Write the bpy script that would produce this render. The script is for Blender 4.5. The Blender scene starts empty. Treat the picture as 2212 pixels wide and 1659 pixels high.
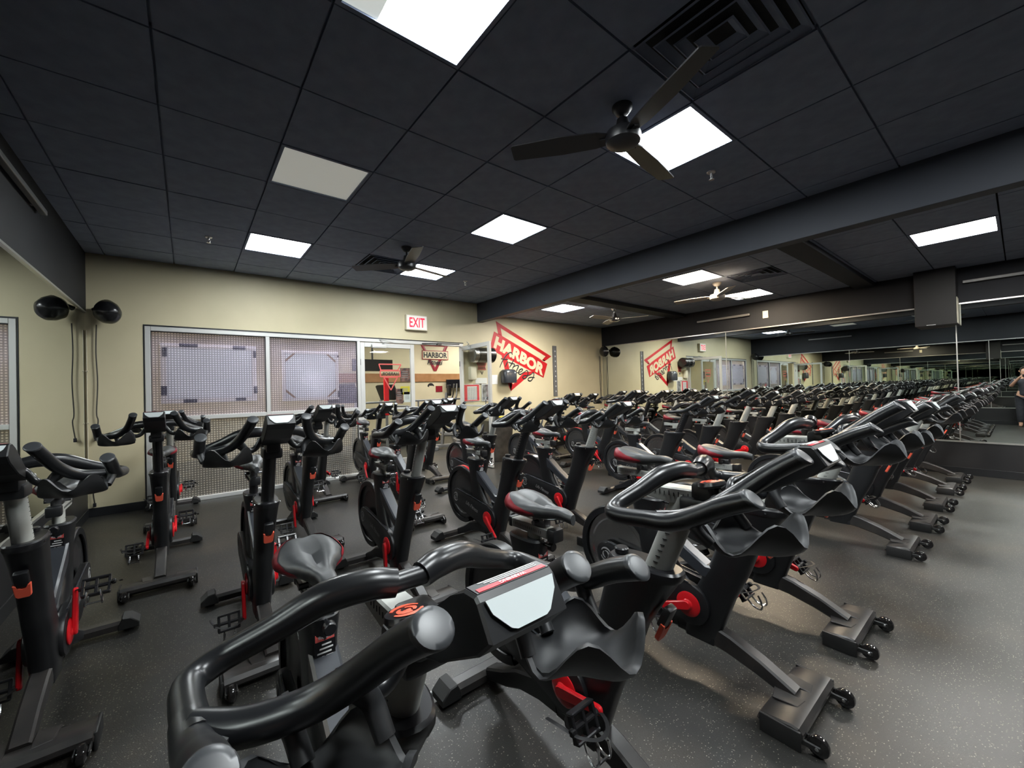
import bpy, bmesh, math, random
from mathutils import Vector, Matrix
R = math.radians
PI = math.pi
random.seed(7)
col = bpy.context.scene.collection

# ------------------------------------------------------------------ camera
FPX = 878.66
YAW, PITCH, ROLL = 0.6738, 0.0114, -0.0264
CAMZ = 1.35
F = Vector((math.sin(YAW)*math.cos(PITCH), math.cos(YAW)*math.cos(PITCH), math.sin(PITCH)))
Rt = Vector((math.cos(YAW), -math.sin(YAW), 0))
Up = Rt.cross(F)
c_, s_ = math.cos(ROLL), math.sin(ROLL)
Rt, Up = c_*Rt + s_*Up, -s_*Rt + c_*Up
cd = bpy.data.cameras.new('camera')
cd.sensor_fit = 'HORIZONTAL'
cd.sensor_width = 36
cd.lens = FPX/2212*36
cd.clip_start = 0.02
cam = bpy.data.objects.new('camera', cd)
col.objects.link(cam)
m3 = Matrix((Rt, Up, -F)).transposed()
cam.matrix_world = Matrix.Translation((0, 0, CAMZ)) @ m3.to_4x4()
sc = bpy.context.scene
sc.camera = cam

# ------------------------------------------------------------------ world, exposure
w = bpy.data.worlds.new('world')
sc.world = w
w.use_nodes = True
w.node_tree.nodes['Background'].inputs[0].default_value = (0.6, 0.7, 0.9, 1)
w.node_tree.nodes['Background'].inputs[1].default_value = 0.0
sc.view_settings.view_transform = 'Standard'
sc.view_settings.look = 'None'
sc.view_settings.exposure = 0.0
sc.view_settings.gamma = 1.0
sc.view_settings.use_curve_mapping = False
cy = sc.cycles
cy.max_bounces = 12
cy.diffuse_bounces = 3
cy.glossy_bounces = 9
cy.transmission_bounces = 6
cy.transparent_max_bounces = 12
cy.caustics_reflective = False
cy.caustics_refractive = False
cy.use_denoising = True
cy.sample_clamp_indirect = 6.0
cy.blur_glossy = 0.3
PANEL = 56.0          # radiance of the lit ceiling diffusers
PANEL_LOW = 80.0     # the panels of the lower ceiling
PANEL_NEXT = 30.0     # radiance of the diffusers in the gym beyond the doors

# ------------------------------------------------------------------ materials
def mat(name, colr=(0.5, 0.5, 0.5), rough=0.5, metal=0.0, spec=0.5, emit=None, coat=0.0):
    m = bpy.data.materials.new(name)
    m.use_nodes = True
    b = m.node_tree.nodes['Principled BSDF']
    b.inputs['Base Color'].default_value = (*colr, 1)
    b.inputs['Roughness'].default_value = rough
    b.inputs['Metallic'].default_value = metal
    b.inputs['Specular IOR Level'].default_value = spec
    if coat:
        b.inputs['Coat Weight'].default_value = coat
        b.inputs['Coat Roughness'].default_value = 0.15
    if emit:
        b.inputs['Emission Color'].default_value = (*emit[0], 1)
        b.inputs['Emission Strength'].default_value = emit[1]
    return m

def nd(m, kind, **kw):
    n = m.node_tree.nodes.new(kind)
    for k, v in kw.items():
        if k in n.inputs.keys() if hasattr(n.inputs, 'keys') else False:
            n.inputs[k].default_value = v
        else:
            setattr(n, k, v)
    return n

def lk(m, a, b):
    m.node_tree.links.new(a, b)

def noisy(m, scale, a, b, rough_var=None, bump=0.0, detail=4, lo=0.35, hi=0.65):
    """colour wear: mixes a and b by noise; optional bump and roughness spread"""
    p = m.node_tree.nodes['Principled BSDF']
    tc = nd(m, 'ShaderNodeTexCoord')
    n = nd(m, 'ShaderNodeTexNoise')
    n.inputs['Scale'].default_value = scale
    n.inputs['Detail'].default_value = detail
    lk(m, tc.outputs['Object'], n.inputs['Vector'])
    r = nd(m, 'ShaderNodeValToRGB')
    r.color_ramp.elements[0].position = lo
    r.color_ramp.elements[1].position = hi
    r.color_ramp.elements[0].color = (*a, 1)
    r.color_ramp.elements[1].color = (*b, 1)
    lk(m, n.outputs['Fac'], r.inputs[0])
    lk(m, r.outputs[0], p.inputs['Base Color'])
    if rough_var:
        mr = nd(m, 'ShaderNodeMapRange')
        mr.inputs['To Min'].default_value = rough_var[0]
        mr.inputs['To Max'].default_value = rough_var[1]
        lk(m, n.outputs['Fac'], mr.inputs['Value'])
        lk(m, mr.outputs[0], p.inputs['Roughness'])
    if bump:
        bn = nd(m, 'ShaderNodeTexNoise')
        bn.inputs['Scale'].default_value = scale*12
        lk(m, tc.outputs['Object'], bn.inputs['Vector'])
        bp = nd(m, 'ShaderNodeBump')
        bp.inputs['Strength'].default_value = bump
        bp.inputs['Distance'].default_value = 0.002
        lk(m, bn.outputs['Fac'], bp.inputs['Height'])
        lk(m, bp.outputs[0], p.inputs['Normal'])
    return m

M = {}
M['cream'] = noisy(mat('cream paint', rough=0.55), 1.3, (0.60, 0.53, 0.345), (0.66, 0.585, 0.39), bump=0.05)
M['black_paint'] = noisy(mat('black wall paint', rough=0.6, spec=0.25), 1.2, (0.0115, 0.0125, 0.0165), (0.016, 0.0175, 0.0225), bump=0.05)
M['beam_paint'] = noisy(mat('blue black beam paint', rough=0.6), 1.2, (0.036, 0.041, 0.054), (0.044, 0.050, 0.064), bump=0.05)
M['tile'] = noisy(mat('black ceiling tile', rough=0.8), 9, (0.225, 0.27, 0.375), (0.27, 0.32, 0.435), bump=0.25)
M['gap'] = mat('ceiling void', (0.004, 0.004, 0.005), 0.9)
M['wainscot'] = noisy(mat('dark wainscot', rough=0.5, spec=0.4), 2, (0.011, 0.011, 0.0125), (0.016, 0.016, 0.0175))
M['vinyl'] = mat('black vinyl base', (0.012, 0.013, 0.015), 0.35)
M['alu'] = mat('brushed aluminium', (0.62, 0.62, 0.60), 0.42, 0.35)
M['steel'] = mat('steel', (0.55, 0.55, 0.56), 0.22, 1.0)
M['darksteel'] = mat('dark steel', (0.12, 0.12, 0.125), 0.3, 0.8)
M['mirror'] = mat('mirror', (0.80, 0.84, 0.80), 0.0, 1.0)
M['trim'] = mat('mirror trim', (0.60, 0.60, 0.58), 0.3, 0.8)
M['plastic'] = noisy(mat('black plastic', rough=0.42), 6, (0.0075, 0.008, 0.0095), (0.012, 0.0125, 0.014), rough_var=(0.32, 0.46), bump=0.03)
M['satin'] = noisy(mat('satin black coating', rough=0.3), 5, (0.010, 0.0105, 0.0115), (0.014, 0.015, 0.017), rough_var=(0.24, 0.36), bump=0.05)
M['grip_cap'] = mat('grey grip cap', (0.040, 0.043, 0.047), 0.36)
M['greyplast'] = mat('dark grey gloss plastic', (0.040, 0.044, 0.052), 0.26)
M['silver'] = noisy(mat('silver paint', rough=0.35), 8, (0.40, 0.41, 0.38), (0.46, 0.47, 0.44))
M['holder'] = noisy(mat('matte grey-black rubber', rough=0.5), 6, (0.016, 0.017, 0.0185), (0.024, 0.025, 0.027), rough_var=(0.42, 0.55), bump=0.05)
M['blackpost'] = mat('black post', (0.012, 0.012, 0.014), 0.28)
M['scale'] = mat('scale print', (0.02, 0.02, 0.02), 0.5)
M['leg'] = noisy(mat('leg coating', rough=0.4), 14, (0.020, 0.019, 0.019), (0.034, 0.030, 0.028), rough_var=(0.28, 0.42))
M['wheel'] = mat('transport wheel', (0.012, 0.011, 0.011), 0.12)
M['rubber'] = mat('rubber foot', (0.012, 0.012, 0.012), 0.55)
M['red'] = mat('red gloss', (0.62, 0.012, 0.018), 0.25)
M['orange'] = mat('orange plastic', (0.92, 0.135, 0.075), 0.4)
M['saddle'] = noisy(mat('saddle vinyl', rough=0.42), 9, (0.034, 0.036, 0.038), (0.046, 0.048, 0.050), rough_var=(0.36, 0.5), bump=0.05)
M['saddle_red'] = mat('saddle red vinyl', (0.24, 0.012, 0.022), 0.4)
M['badge'] = mat('pale badge', (0.66, 0.72, 0.72), 0.3)
M['white'] = mat('white print', (0.75, 0.75, 0.75), 0.5)
M['logo_grey'] = mat('grey logo print', (0.30, 0.30, 0.30), 0.4)
M['sticker_black'] = mat('black sticker', (0.01, 0.01, 0.012), 0.3)
M['red_print'] = mat('red print', (0.65, 0.03, 0.05), 0.4)
M['label_red'] = mat('label red', (0.62, 0.10, 0.09), 0.4)
M['wall_red'] = noisy(mat('wall mural red', rough=0.5), 3, (0.52, 0.004, 0.008), (0.44, 0.008, 0.014))
M['ink'] = mat('black mural paint', (0.01, 0.01, 0.012), 0.5)
M['speaker'] = mat('black speaker', (0.012, 0.012, 0.013), 0.25)
M['cable'] = mat('dark cable', (0.035, 0.03, 0.025), 0.5)
M['conduit'] = mat('painted conduit', (0.55, 0.50, 0.36), 0.5)
def thin_sheet(name, colr):
    m = mat(name, colr, 0.6)
    nt = m.node_tree
    tl = nt.nodes.new('ShaderNodeBsdfTranslucent'); tl.inputs[0].default_value = (*colr, 1)
    x = nt.nodes.new('ShaderNodeMixShader'); x.inputs[0].default_value = 0.5
    nt.links.new(nt.nodes['Principled BSDF'].outputs[0], x.inputs[1]); nt.links.new(tl.outputs[0], x.inputs[2])
    nt.links.new(x.outputs[0], nt.nodes['Material Output'].inputs[0])
    return m
M['foam'] = thin_sheet('white foam board', (0.93, 0.95, 0.93))
M['foam_edge'] = thin_sheet('cream board edge', (0.95, 0.92, 0.86))
M['wood'] = noisy(mat('wood band', rough=0.5), 4, (0.30, 0.14, 0.05), (0.40, 0.20, 0.08))
M['tape'] = mat('black tape', (0.012, 0.012, 0.016), 0.4)
M['brown_tape'] = mat('brown tape', (0.40, 0.25, 0.12), 0.5)
M['paper'] = mat('white paper', (0.78, 0.78, 0.76), 0.6)
M['photo_paper'] = noisy(mat('dark photo print', rough=0.4), 14, (0.04, 0.03, 0.035), (0.30, 0.14, 0.11))
M['poster_grey'] = noisy(mat('grey photo print', rough=0.4), 10, (0.05, 0.05, 0.055), (0.35, 0.35, 0.36))
M['bin'] = noisy(mat('worn grey bin', rough=0.5), 7, (0.045, 0.040, 0.035), (0.10, 0.088, 0.075))
M['bag'] = mat('bin liner', (0.012, 0.012, 0.014), 0.2)
M['yellow'] = mat('yellow plastic', (0.75, 0.60, 0.05), 0.4)
M['machine_grey'] = mat('machine frame grey', (0.22, 0.22, 0.22), 0.35, 0.4)
M['machine_black'] = mat('machine black', (0.011, 0.011, 0.012), 0.5, spec=0.25)
M['screen'] = mat('dark screen', (0.01, 0.01, 0.012), 0.12)
M['fan_black'] = mat('fan black', (0.010, 0.010, 0.012), 0.4)
M['fan_white'] = mat('fan pale', (0.45, 0.42, 0.38), 0.4)
M['ivory'] = mat('ivory plastic', (0.75, 0.70, 0.55), 0.4)
M['pale_screen'] = mat('pale side cover', (0.62, 0.60, 0.48), 0.5)
M['greybar'] = mat('grey metal bar', (0.18, 0.18, 0.18), 0.4, 0.3)
M['sign_white'] = mat('sign face', (0.80, 0.76, 0.70), 0.4, emit=((1.0, 0.93, 0.86), 0.3))
M['sign_red'] = mat('sign letters', (0.8, 0.02, 0.04), 0.4, emit=((1.0, 0.02, 0.10), 0.7))
M['unlit_glow'] = mat('dead diffuser with added glow', (0.88, 0.88, 0.80), 0.5, emit=((0.9, 0.9, 0.8), 0.26))  # panel is dead; emission added to brighten its face
M['dim'] = mat('dim diffuser', (0.85, 0.86, 0.82), 0.5, emit=((0.9, 0.95, 0.9), 0.55))
M['skin'] = noisy(mat('skin', rough=0.5), 20, (0.55, 0.30, 0.20), (0.60, 0.34, 0.24))
M['shirt'] = noisy(mat('dark shirt', rough=0.8), 20, (0.02, 0.022, 0.028), (0.03, 0.03, 0.04))
M['hair'] = mat('dark hair', (0.02, 0.015, 0.01), 0.5)

def lamp_mat(name, colr, strength):
    m = bpy.data.materials.new(name)
    m.use_nodes = True
    nt = m.node_tree
    nt.nodes.remove(nt.nodes['Principled BSDF'])
    e = nt.nodes.new('ShaderNodeEmission')
    e.inputs[0].default_value = (*colr, 1)
    e.inputs[1].default_value = strength
    nt.links.new(e.outputs[0], nt.nodes['Material Output'].inputs[0])
    return m
M['lit'] = lamp_mat('lit diffuser', (0.93, 0.985, 1.0), PANEL)
M['lit_low'] = lamp_mat('lit diffuser low', (1.0, 0.97, 0.92), PANEL_LOW)
M['lit_warm'] = lamp_mat('warm lit diffuser', (1.0, 0.80, 0.56), PANEL_LOW)
M['lit_next'] = lamp_mat('lit diffuser beyond', (1.0, 0.98, 0.96), PANEL_NEXT)
M['phone_screen'] = lamp_mat('phone screen', (0.8, 0.85, 0.9), 0.3)

def floor_mat(name, base_lo, base_hi, brown):
    m = mat(name, rough=0.5)
    p = m.node_tree.nodes['Principled BSDF']
    tc = nd(m, 'ShaderNodeTexCoord')
    n1 = nd(m, 'ShaderNodeTexNoise'); n1.inputs['Scale'].default_value = 0.9; n1.inputs['Detail'].default_value = 5
    n2 = nd(m, 'ShaderNodeTexNoise'); n2.inputs['Scale'].default_value = 1.7; n2.inputs['Detail'].default_value = 3
    lk(m, tc.outputs['Object'], n1.inputs['Vector']); lk(m, tc.outputs['Object'], n2.inputs['Vector'])
    r1 = nd(m, 'ShaderNodeValToRGB')
    r1.color_ramp.elements[0].position = 0.35; r1.color_ramp.elements[1].position = 0.7
    r1.color_ramp.elements[0].color = (*base_lo, 1); r1.color_ramp.elements[1].color = (*base_hi, 1)
    lk(m, n1.outputs['Fac'], r1.inputs[0])
    # brown patches, also carrying warm lamp glare as colour
    r2 = nd(m, 'ShaderNodeValToRGB')
    r2.color_ramp.elements[0].position = 0.52; r2.color_ramp.elements[1].position = 0.72
    r2.color_ramp.elements[0].color = (0, 0, 0, 1); r2.color_ramp.elements[1].color = (0.55, 0.55, 0.55, 1)
    lk(m, n2.outputs['Fac'], r2.inputs[0])
    mx = nd(m, 'ShaderNodeMix', data_type='RGBA')
    lk(m, r2.outputs[0], mx.inputs['Factor']); lk(m, r1.outputs[0], mx.inputs['A'])
    mx.inputs['B'].default_value = (*brown, 1)
    # pale rubber flecks
    v = nd(m, 'ShaderNodeTexVoronoi'); v.inputs['Scale'].default_value = 105
    mp = nd(m, 'ShaderNodeMapping'); mp.inputs['Scale'].default_value = (1, 1.3, 1)
    lk(m, tc.outputs['Object'], mp.inputs['Vector']); lk(m, mp.outputs[0], v.inputs['Vector'])
    lt = nd(m, 'ShaderNodeMath', operation='LESS_THAN'); lt.inputs[1].default_value = 0.27
    lk(m, v.outputs['Distance'], lt.inputs[0])
    sp = nd(m, 'ShaderNodeSeparateColor'); lk(m, v.outputs['Color'], sp.inputs[0])
    gt = nd(m, 'ShaderNodeMath', operation='GREATER_THAN'); gt.inputs[1].default_value = 0.52
    lk(m, sp.outputs[0], gt.inputs[0])
    mu = nd(m, 'ShaderNodeMath', operation='MULTIPLY'); lk(m, lt.outputs[0], mu.inputs[0]); lk(m, gt.outputs[0], mu.inputs[1])
    mu2 = nd(m, 'ShaderNodeMath', operation='MULTIPLY'); lk(m, mu.outputs[0], mu2.inputs[0]); lk(m, sp.outputs[1], mu2.inputs[1])
    mx2 = nd(m, 'ShaderNodeMix', data_type='RGBA')
    lk(m, mu2.outputs[0], mx2.inputs['Factor']); lk(m, mx.outputs['Result'], mx2.inputs['A'])
    mx2.inputs['B'].default_value = (0.25, 0.24, 0.19, 1)
    lk(m, mx2.outputs['Result'], p.inputs['Base Color'])
    # relief
    n3 = nd(m, 'ShaderNodeTexNoise'); n3.inputs['Scale'].default_value = 260; n3.inputs['Detail'].default_value = 2
    lk(m, tc.outputs['Object'], n3.inputs['Vector'])
    bp = nd(m, 'ShaderNodeBump'); bp.inputs['Strength'].default_value = 0.5; bp.inputs['Distance'].default_value = 0.0015
    lk(m, n3.outputs['Fac'], bp.inputs['Height']); lk(m, bp.outputs[0], p.inputs['Normal'])
    mr = nd(m, 'ShaderNodeMapRange'); mr.inputs['To Min'].default_value = 0.29; mr.inputs['To Max'].default_value = 0.44
    lk(m, n1.outputs['Fac'], mr.inputs['Value']); lk(m, mr.outputs[0], p.inputs['Roughness'])
    return m
M['floor'] = floor_mat('black rubber floor', (0.0172, 0.0168, 0.0155), (0.0275, 0.0268, 0.0245), (0.050, 0.037, 0.025))

def clear_glass():
    m = bpy.data.materials.new('clear glass')
    m.use_nodes = True
    nt = m.node_tree
    nt.nodes.remove(nt.nodes['Principled BSDF'])
    t = nt.nodes.new('ShaderNodeBsdfTransparent'); t.inputs[0].default_value = (0.93, 0.95, 0.94, 1)
    g = nt.nodes.new('ShaderNodeBsdfGlossy'); g.inputs['Roughness'].default_value = 0.02
    lw = nt.nodes.new('ShaderNodeLayerWeight'); lw.inputs[0].default_value = 0.5
    pw = nt.nodes.new('ShaderNodeMath'); pw.operation = 'POWER'; pw.inputs[1].default_value = 4.0
    f = nt.nodes.new('ShaderNodeMath'); f.operation = 'MULTIPLY_ADD'; f.inputs[1].default_value = 0.8; f.inputs[2].default_value = 0.03
    nt.links.new(lw.outputs['Facing'], pw.inputs[0]); nt.links.new(pw.outputs[0], f.inputs[0])
    x = nt.nodes.new('ShaderNodeMixShader')
    nt.links.new(f.outputs[0], x.inputs[0]); nt.links.new(t.outputs[0], x.inputs[1]); nt.links.new(g.outputs[0], x.inputs[2])
    nt.links.new(x.outputs[0], nt.nodes['Material Output'].inputs[0])
    return m
M['glass'] = clear_glass()

def pattern_glass(name, dark, light, see):
    """patterned (small-cell prismatic) glass: cells painted pale for the light they catch, gaps show what is behind, dimmed"""
    m = bpy.data.materials.new(name)
    m.use_nodes = True
    nt = m.node_tree
    p = nt.nodes['Principled BSDF']
    tc = nt.nodes.new('ShaderNodeTexCoord')
    sx = nt.nodes.new('ShaderNodeSeparateXYZ'); nt.links.new(tc.outputs['Object'], sx.inputs[0])
    def wave(out):
        a = nt.nodes.new('ShaderNodeMath'); a.operation = 'MULTIPLY'; a.inputs[1].default_value = 2*PI/0.030
        nt.links.new(out, a.inputs[0])
        s = nt.nodes.new('ShaderNodeMath'); s.operation = 'SINE'; nt.links.new(a.outputs[0], s.inputs[0])
        h = nt.nodes.new('ShaderNodeMath'); h.operation = 'MULTIPLY_ADD'; h.inputs[1].default_value = 0.5; h.inputs[2].default_value = 0.5
        nt.links.new(s.outputs[0], h.inputs[0])
        return h.outputs[0]
    wx, wz = wave(sx.outputs['X']), wave(sx.outputs['Z'])
    mu = nt.nodes.new('ShaderNodeMath'); mu.operation = 'MULTIPLY'; nt.links.new(wx, mu.inputs[0]); nt.links.new(wz, mu.inputs[1])
    nz = nt.nodes.new('ShaderNodeTexNoise'); nz.inputs['Scale'].default_value = 2.2; nz.inputs['Detail'].default_value = 2
    nt.links.new(tc.outputs['Object'], nz.inputs['Vector'])
    r = nt.nodes.new('ShaderNodeValToRGB')
    r.color_ramp.elements[0].position = 0.12; r.color_ramp.elements[0].color = (*dark, 1)
    r.color_ramp.elements[1].position = 0.62; r.color_ramp.elements[1].color = (*light, 1)  # pale specks: highlights of the cells put into the colour
    ad = nt.nodes.new('ShaderNodeMath'); ad.operation = 'MULTIPLY_ADD'; ad.inputs[1].default_value = 0.9
    sb = nt.nodes.new('ShaderNodeMath'); sb.operation = 'SUBTRACT'; sb.inputs[1].default_value = 0.5
    nt.links.new(nz.outputs['Fac'], sb.inputs[0]); nt.links.new(sb.outputs[0], ad.inputs[0]); nt.links.new(mu.outputs[0], ad.inputs[2])
    nt.links.new(ad.outputs[0], r.inputs[0]); nt.links.new(r.outputs[0], p.inputs['Base Color'])
    p.inputs['Roughness'].default_value = 0.25
    p.inputs['Metallic'].default_value = 0.0
    bp = nt.nodes.new('ShaderNodeBump'); bp.inputs['Strength'].default_value = 0.8; bp.inputs['Distance'].default_value = 0.006
    nt.links.new(mu.outputs[0], bp.inputs['Height']); nt.links.new(bp.outputs[0], p.inputs['Normal'])
    t = nt.nodes.new('ShaderNodeBsdfTransparent'); t.inputs[0].default_value = (0.96, 0.95, 1.0, 1)
    x = nt.nodes.new('ShaderNodeMixShader')
    iv = nt.nodes.new('ShaderNodeMath'); iv.operation = 'MULTIPLY_ADD'; iv.inputs[1].default_value = -0.30; iv.inputs[2].default_value = 1.0-see+0.12
    nt.links.new(mu.outputs[0], iv.inputs[0])
    tl = nt.nodes.new('ShaderNodeBsdfTranslucent'); nt.links.new(r.outputs[0], tl.inputs[0])
    pt_ = nt.nodes.new('ShaderNodeMixShader'); pt_.inputs[0].default_value = 0.5
    nt.links.new(p.outputs[0], pt_.inputs[1]); nt.links.new(tl.outputs[0], pt_.inputs[2])
    rf = nt.nodes.new('ShaderNodeBsdfRefraction'); rf.inputs['Roughness'].default_value = 0.30; rf.inputs['IOR'].default_value = 1.08
    tr = nt.nodes.new('ShaderNodeMixShader'); tr.inputs[0].default_value = 0.0
    nt.links.new(t.outputs[0], tr.inputs[1]); nt.links.new(rf.outputs[0], tr.inputs[2])
    nt.links.new(iv.outputs[0], x.inputs[0]); nt.links.new(tr.outputs[0], x.inputs[1]); nt.links.new(pt_.outputs[0], x.inputs[2])
    nt.links.new(x.outputs[0], nt.nodes['Material Output'].inputs[0])
    return m
M['patt'] = pattern_glass('patterned glass', (0.16, 0.145, 0.205), (0.90, 0.86, 1.0), 0.72)
M['patt_low'] = pattern_glass('patterned glass low', (0.18, 0.175, 0.155), (0.70, 0.69, 0.61), 0.52)

# ------------------------------------------------------------------ mesh helpers
def new_mesh(name, bm, m, smooth=None):
    me = bpy.data.meshes.new(name)
    bm.normal_update()
    bm.to_mesh(me)
    bm.free()
    if m is not None:
        me.materials.append(m)
    if smooth is not None:
        me.shade_smooth() if smooth >= 180 else me.shade_smooth()
        if smooth < 180:
            # sharp edges by angle
            b2 = bmesh.new(); b2.from_mesh(me)
            for e in b2.edges:
                if len(e.link_faces) == 2 and e.calc_face_angle(0) > R(smooth):
                    e.smooth = False
            b2.to_mesh(me); b2.free()
    return me

def obj(name, bm, m, parent=None, smooth=None, loc=None):
    me = bm if isinstance(bm, bpy.types.Mesh) else new_mesh(name, bm, m, smooth)
    o = bpy.data.objects.new(name, me)
    col.objects.link(o)
    if parent is not None:
        o.parent = parent
    if loc is not None:
        o.location = loc
    return o

def thing(name, label, cat, loc=(0, 0, 0), rz=0, group=None):
    o = bpy.data.objects.new(name, None)
    col.objects.link(o)
    o.empty_display_size = 0.1
    o.location = loc
    o.rotation_euler = (0, 0, rz)
    o['label'] = label
    o['category'] = cat
    if group:
        o['group'] = group
    return o

def tag(o, label, cat, group=None):
    o['label'] = label
    o['category'] = cat
    if group:
        o['group'] = group
    return o

def struct(o):
    o['kind'] = 'structure'
    return o

def box(bm, x0, x1, y0, y1, z0, z1, bev=0, seg=2, mtx=None):
    r = bmesh.ops.create_cube(bm, size=1.0)
    vs = r['verts']
    for v in vs:
        v.co = Vector(((x0+x1)/2 + v.co.x*(x1-x0), (y0+y1)/2 + v.co.y*(y1-y0), (z0+z1)/2 + v.co.z*(z1-z0)))
    if bev > 0:
        es = list({e for v in vs for e in v.link_edges})
        rr = bmesh.ops.bevel(bm, geom=es, offset=bev, segments=seg, affect='EDGES', profile=0.5)
        vs = list({v for f in rr['faces'] for v in f.verts} | {v for v in vs if v.is_valid})
    if mtx is not None:
        for v in vs:
            v.co = mtx @ v.co
    return vs

def B(*boxes, bev=0, seg=2):
    bm = bmesh.new()
    for b in boxes:
        box(bm, *b, bev=bev, seg=seg)
    return bm

def crom(pts, n=6, closed=False):
    """catmull-rom through points"""
    P = [Vector(p) for p in pts]
    out = []
    L = len(P)
    rng = L if closed else L-1
    for i in range(rng):
        p0 = P[(i-1) % L] if (closed or i > 0) else P[0]*2-P[1]
        p1 = P[i]; p2 = P[(i+1) % L]
        p3 = P[(i+2) % L] if (closed or i+2 < L) else P[L-1]*2-P[L-2]
        for k in range(n):
            t = k/n
            out.append(0.5*((2*p1)+(-p0+p2)*t+(2*p0-5*p1+4*p2-p3)*t*t+(-p0+3*p1-3*p2+p3)*t**3))
    if not closed:
        out.append(P[-1])
    return out

def tube(bm, pts, rad, seg=10, cap=True, flat=(1, 1), closed=False, upv=None):
    """sweep a circle (optionally elliptical: flat=(side, up)) along pts; rad number or list"""
    P = [Vector(p) for p in pts]
    n = len(P)
    if not isinstance(rad, (list, tuple)):
        rad = [rad]*n
    elif len(rad) != n:
        src = rad; rad = []
        for i in range(n):
            t = i/(n-1)*(len(src)-1); k = min(int(t), len(src)-2)
            rad.append(src[k]+(src[k+1]-src[k])*(t-k))
    rings = []
    prev = None
    for i in range(n):
        if closed:
            d = P[(i+1) % n]-P[i-1]
        else:
            d = P[min(i+1, n-1)]-P[max(i-1, 0)]
        d.normalize()
        if prev is None:
            u = Vector(upv) if upv else (Vector((0, 0, 1)) if abs(d.z) < 0.9 else Vector((0, 1, 0)))
        else:
            u = prev
        if upv:
            u = Vector(upv)
        a = d.cross(u)
        if a.length < 1e-5:
            a = d.cross(Vector((1, 0, 0)))
        a.normalize()
        b = a.cross(d).normalized()
        prev = b
        rings.append([bm.verts.new(P[i]+(a*math.cos(2*PI*k/seg)*flat[0]+b*math.sin(2*PI*k/seg)*flat[1])*rad[i]) for k in range(seg)])
    for i in range(n if closed else n-1):
        r0, r1 = rings[i], rings[(i+1) % n]
        for k in range(seg):
            bm.faces.new((r0[k], r0[(k+1) % seg], r1[(k+1) % seg], r1[k]))
    if cap and not closed:
        bm.faces.new(list(reversed(rings[0])))
        bm.faces.new(rings[-1])
    return rings

def T(pts, rad, **k):
    bm = bmesh.new()
    tube(bm, pts, rad, **k)
    return bm

def prism(bm, prof, x0, x1, bev=0, seg=2, axis='x'):
    """extrude a closed 2D profile [(a,b)...] along an axis; x: profile is (y,z); y: profile is (x,z); z: profile is (x,y)"""
    def mk(a, b, t):
        return {'x': (t, a, b), 'y': (a, t, b), 'z': (a, b, t)}[axis]
    v0 = [bm.verts.new(mk(a, b, x0)) for a, b in prof]
    v1 = [bm.verts.new(mk(a, b, x1)) for a, b in prof]
    n = len(prof)
    fs = [bm.faces.new(v0), bm.faces.new(list(reversed(v1)))]
    for i in range(n):
        fs.append(bm.faces.new((v0[i], v1[i], v1[(i+1) % n], v0[(i+1) % n])))
    if bev:
        es = [e for f in fs[:2] for e in f.edges]
        bmesh.ops.bevel(bm, geom=list(set(es)), offset=bev, segments=seg, affect='EDGES', profile=0.5)
    bmesh.ops.recalc_face_normals(bm, faces=bm.faces)
    return bm

def loft(bm, secs, seg=16, p=2.6, cap=True):
    """secs: list of (cx, cy, cz, halfx, halfy) horizontal superellipse sections"""
    rings = []
    for (cx, cy_, cz, hx, hy) in secs:
        ring = []
        for k in range(seg):
            a = 2*PI*k/seg
            ca, sa = math.cos(a), math.sin(a)
            ring.append(bm.verts.new((cx+hx*abs(ca)**(2/p)*(1 if ca >= 0 else -1), cy_+hy*abs(sa)**(2/p)*(1 if sa >= 0 else -1), cz)))
        rings.append(ring)
    for r0, r1 in zip(rings, rings[1:]):
        for k in range(seg):
            bm.faces.new((r0[k], r0[(k+1) % seg], r1[(k+1) % seg], r1[k]))
    if cap:
        bm.faces.new(list(reversed(rings[0])))
        bm.faces.new(rings[-1])
    return rings

def cyl(bm, c, r, h, axis='z', seg=20, r2=None, bev=0):
    """cylinder centred at c"""
    r2 = r if r2 is None else r2
    prof = [(0, -h/2), (r-bev, -h/2), (r, -h/2+bev), (r2, h/2-bev), (r2-bev, h/2), (0, h/2)] if bev else [(0, -h/2), (r, -h/2), (r2, h/2), (0, h/2)]
    lathe(bm, prof, c, axis, seg)

def lathe(bm, prof, c=(0, 0, 0), axis='z', seg=24, a0=0, a1=2*PI):
    c = Vector(c)
    full = abs(a1-a0-2*PI) < 1e-6
    n = seg if full else seg+1
    rings = []
    def mk(r, h, a):
        x, y = r*math.cos(a), r*math.sin(a)
        return c+Vector({'z': (x, y, h), 'x': (h, x, y), 'y': (y, h, x)}[axis])
    for (r, h) in prof:
        if r < 1e-6:
            rings.append([bm.verts.new(mk(0, h, 0))])
        else:
            rings.append([bm.verts.new(mk(r, h, a0+(a1-a0)*k/seg)) for k in range(n)])
    for r0, r1 in zip(rings, rings[1:]):
        for k in range(seg if full else seg):
            k2 = (k+1) % n if full else k+1
            if len(r0) == 1 and len(r1) == 1:
                continue
            if len(r0) == 1:
                bm.faces.new((r0[0], r1[k2], r1[k]))
            elif len(r1) == 1:
                bm.faces.new((r0[k], r0[k2], r1[0]))
            else:
                bm.faces.new((r0[k], r0[k2], r1[k2], r1[k]))
    return rings

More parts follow.
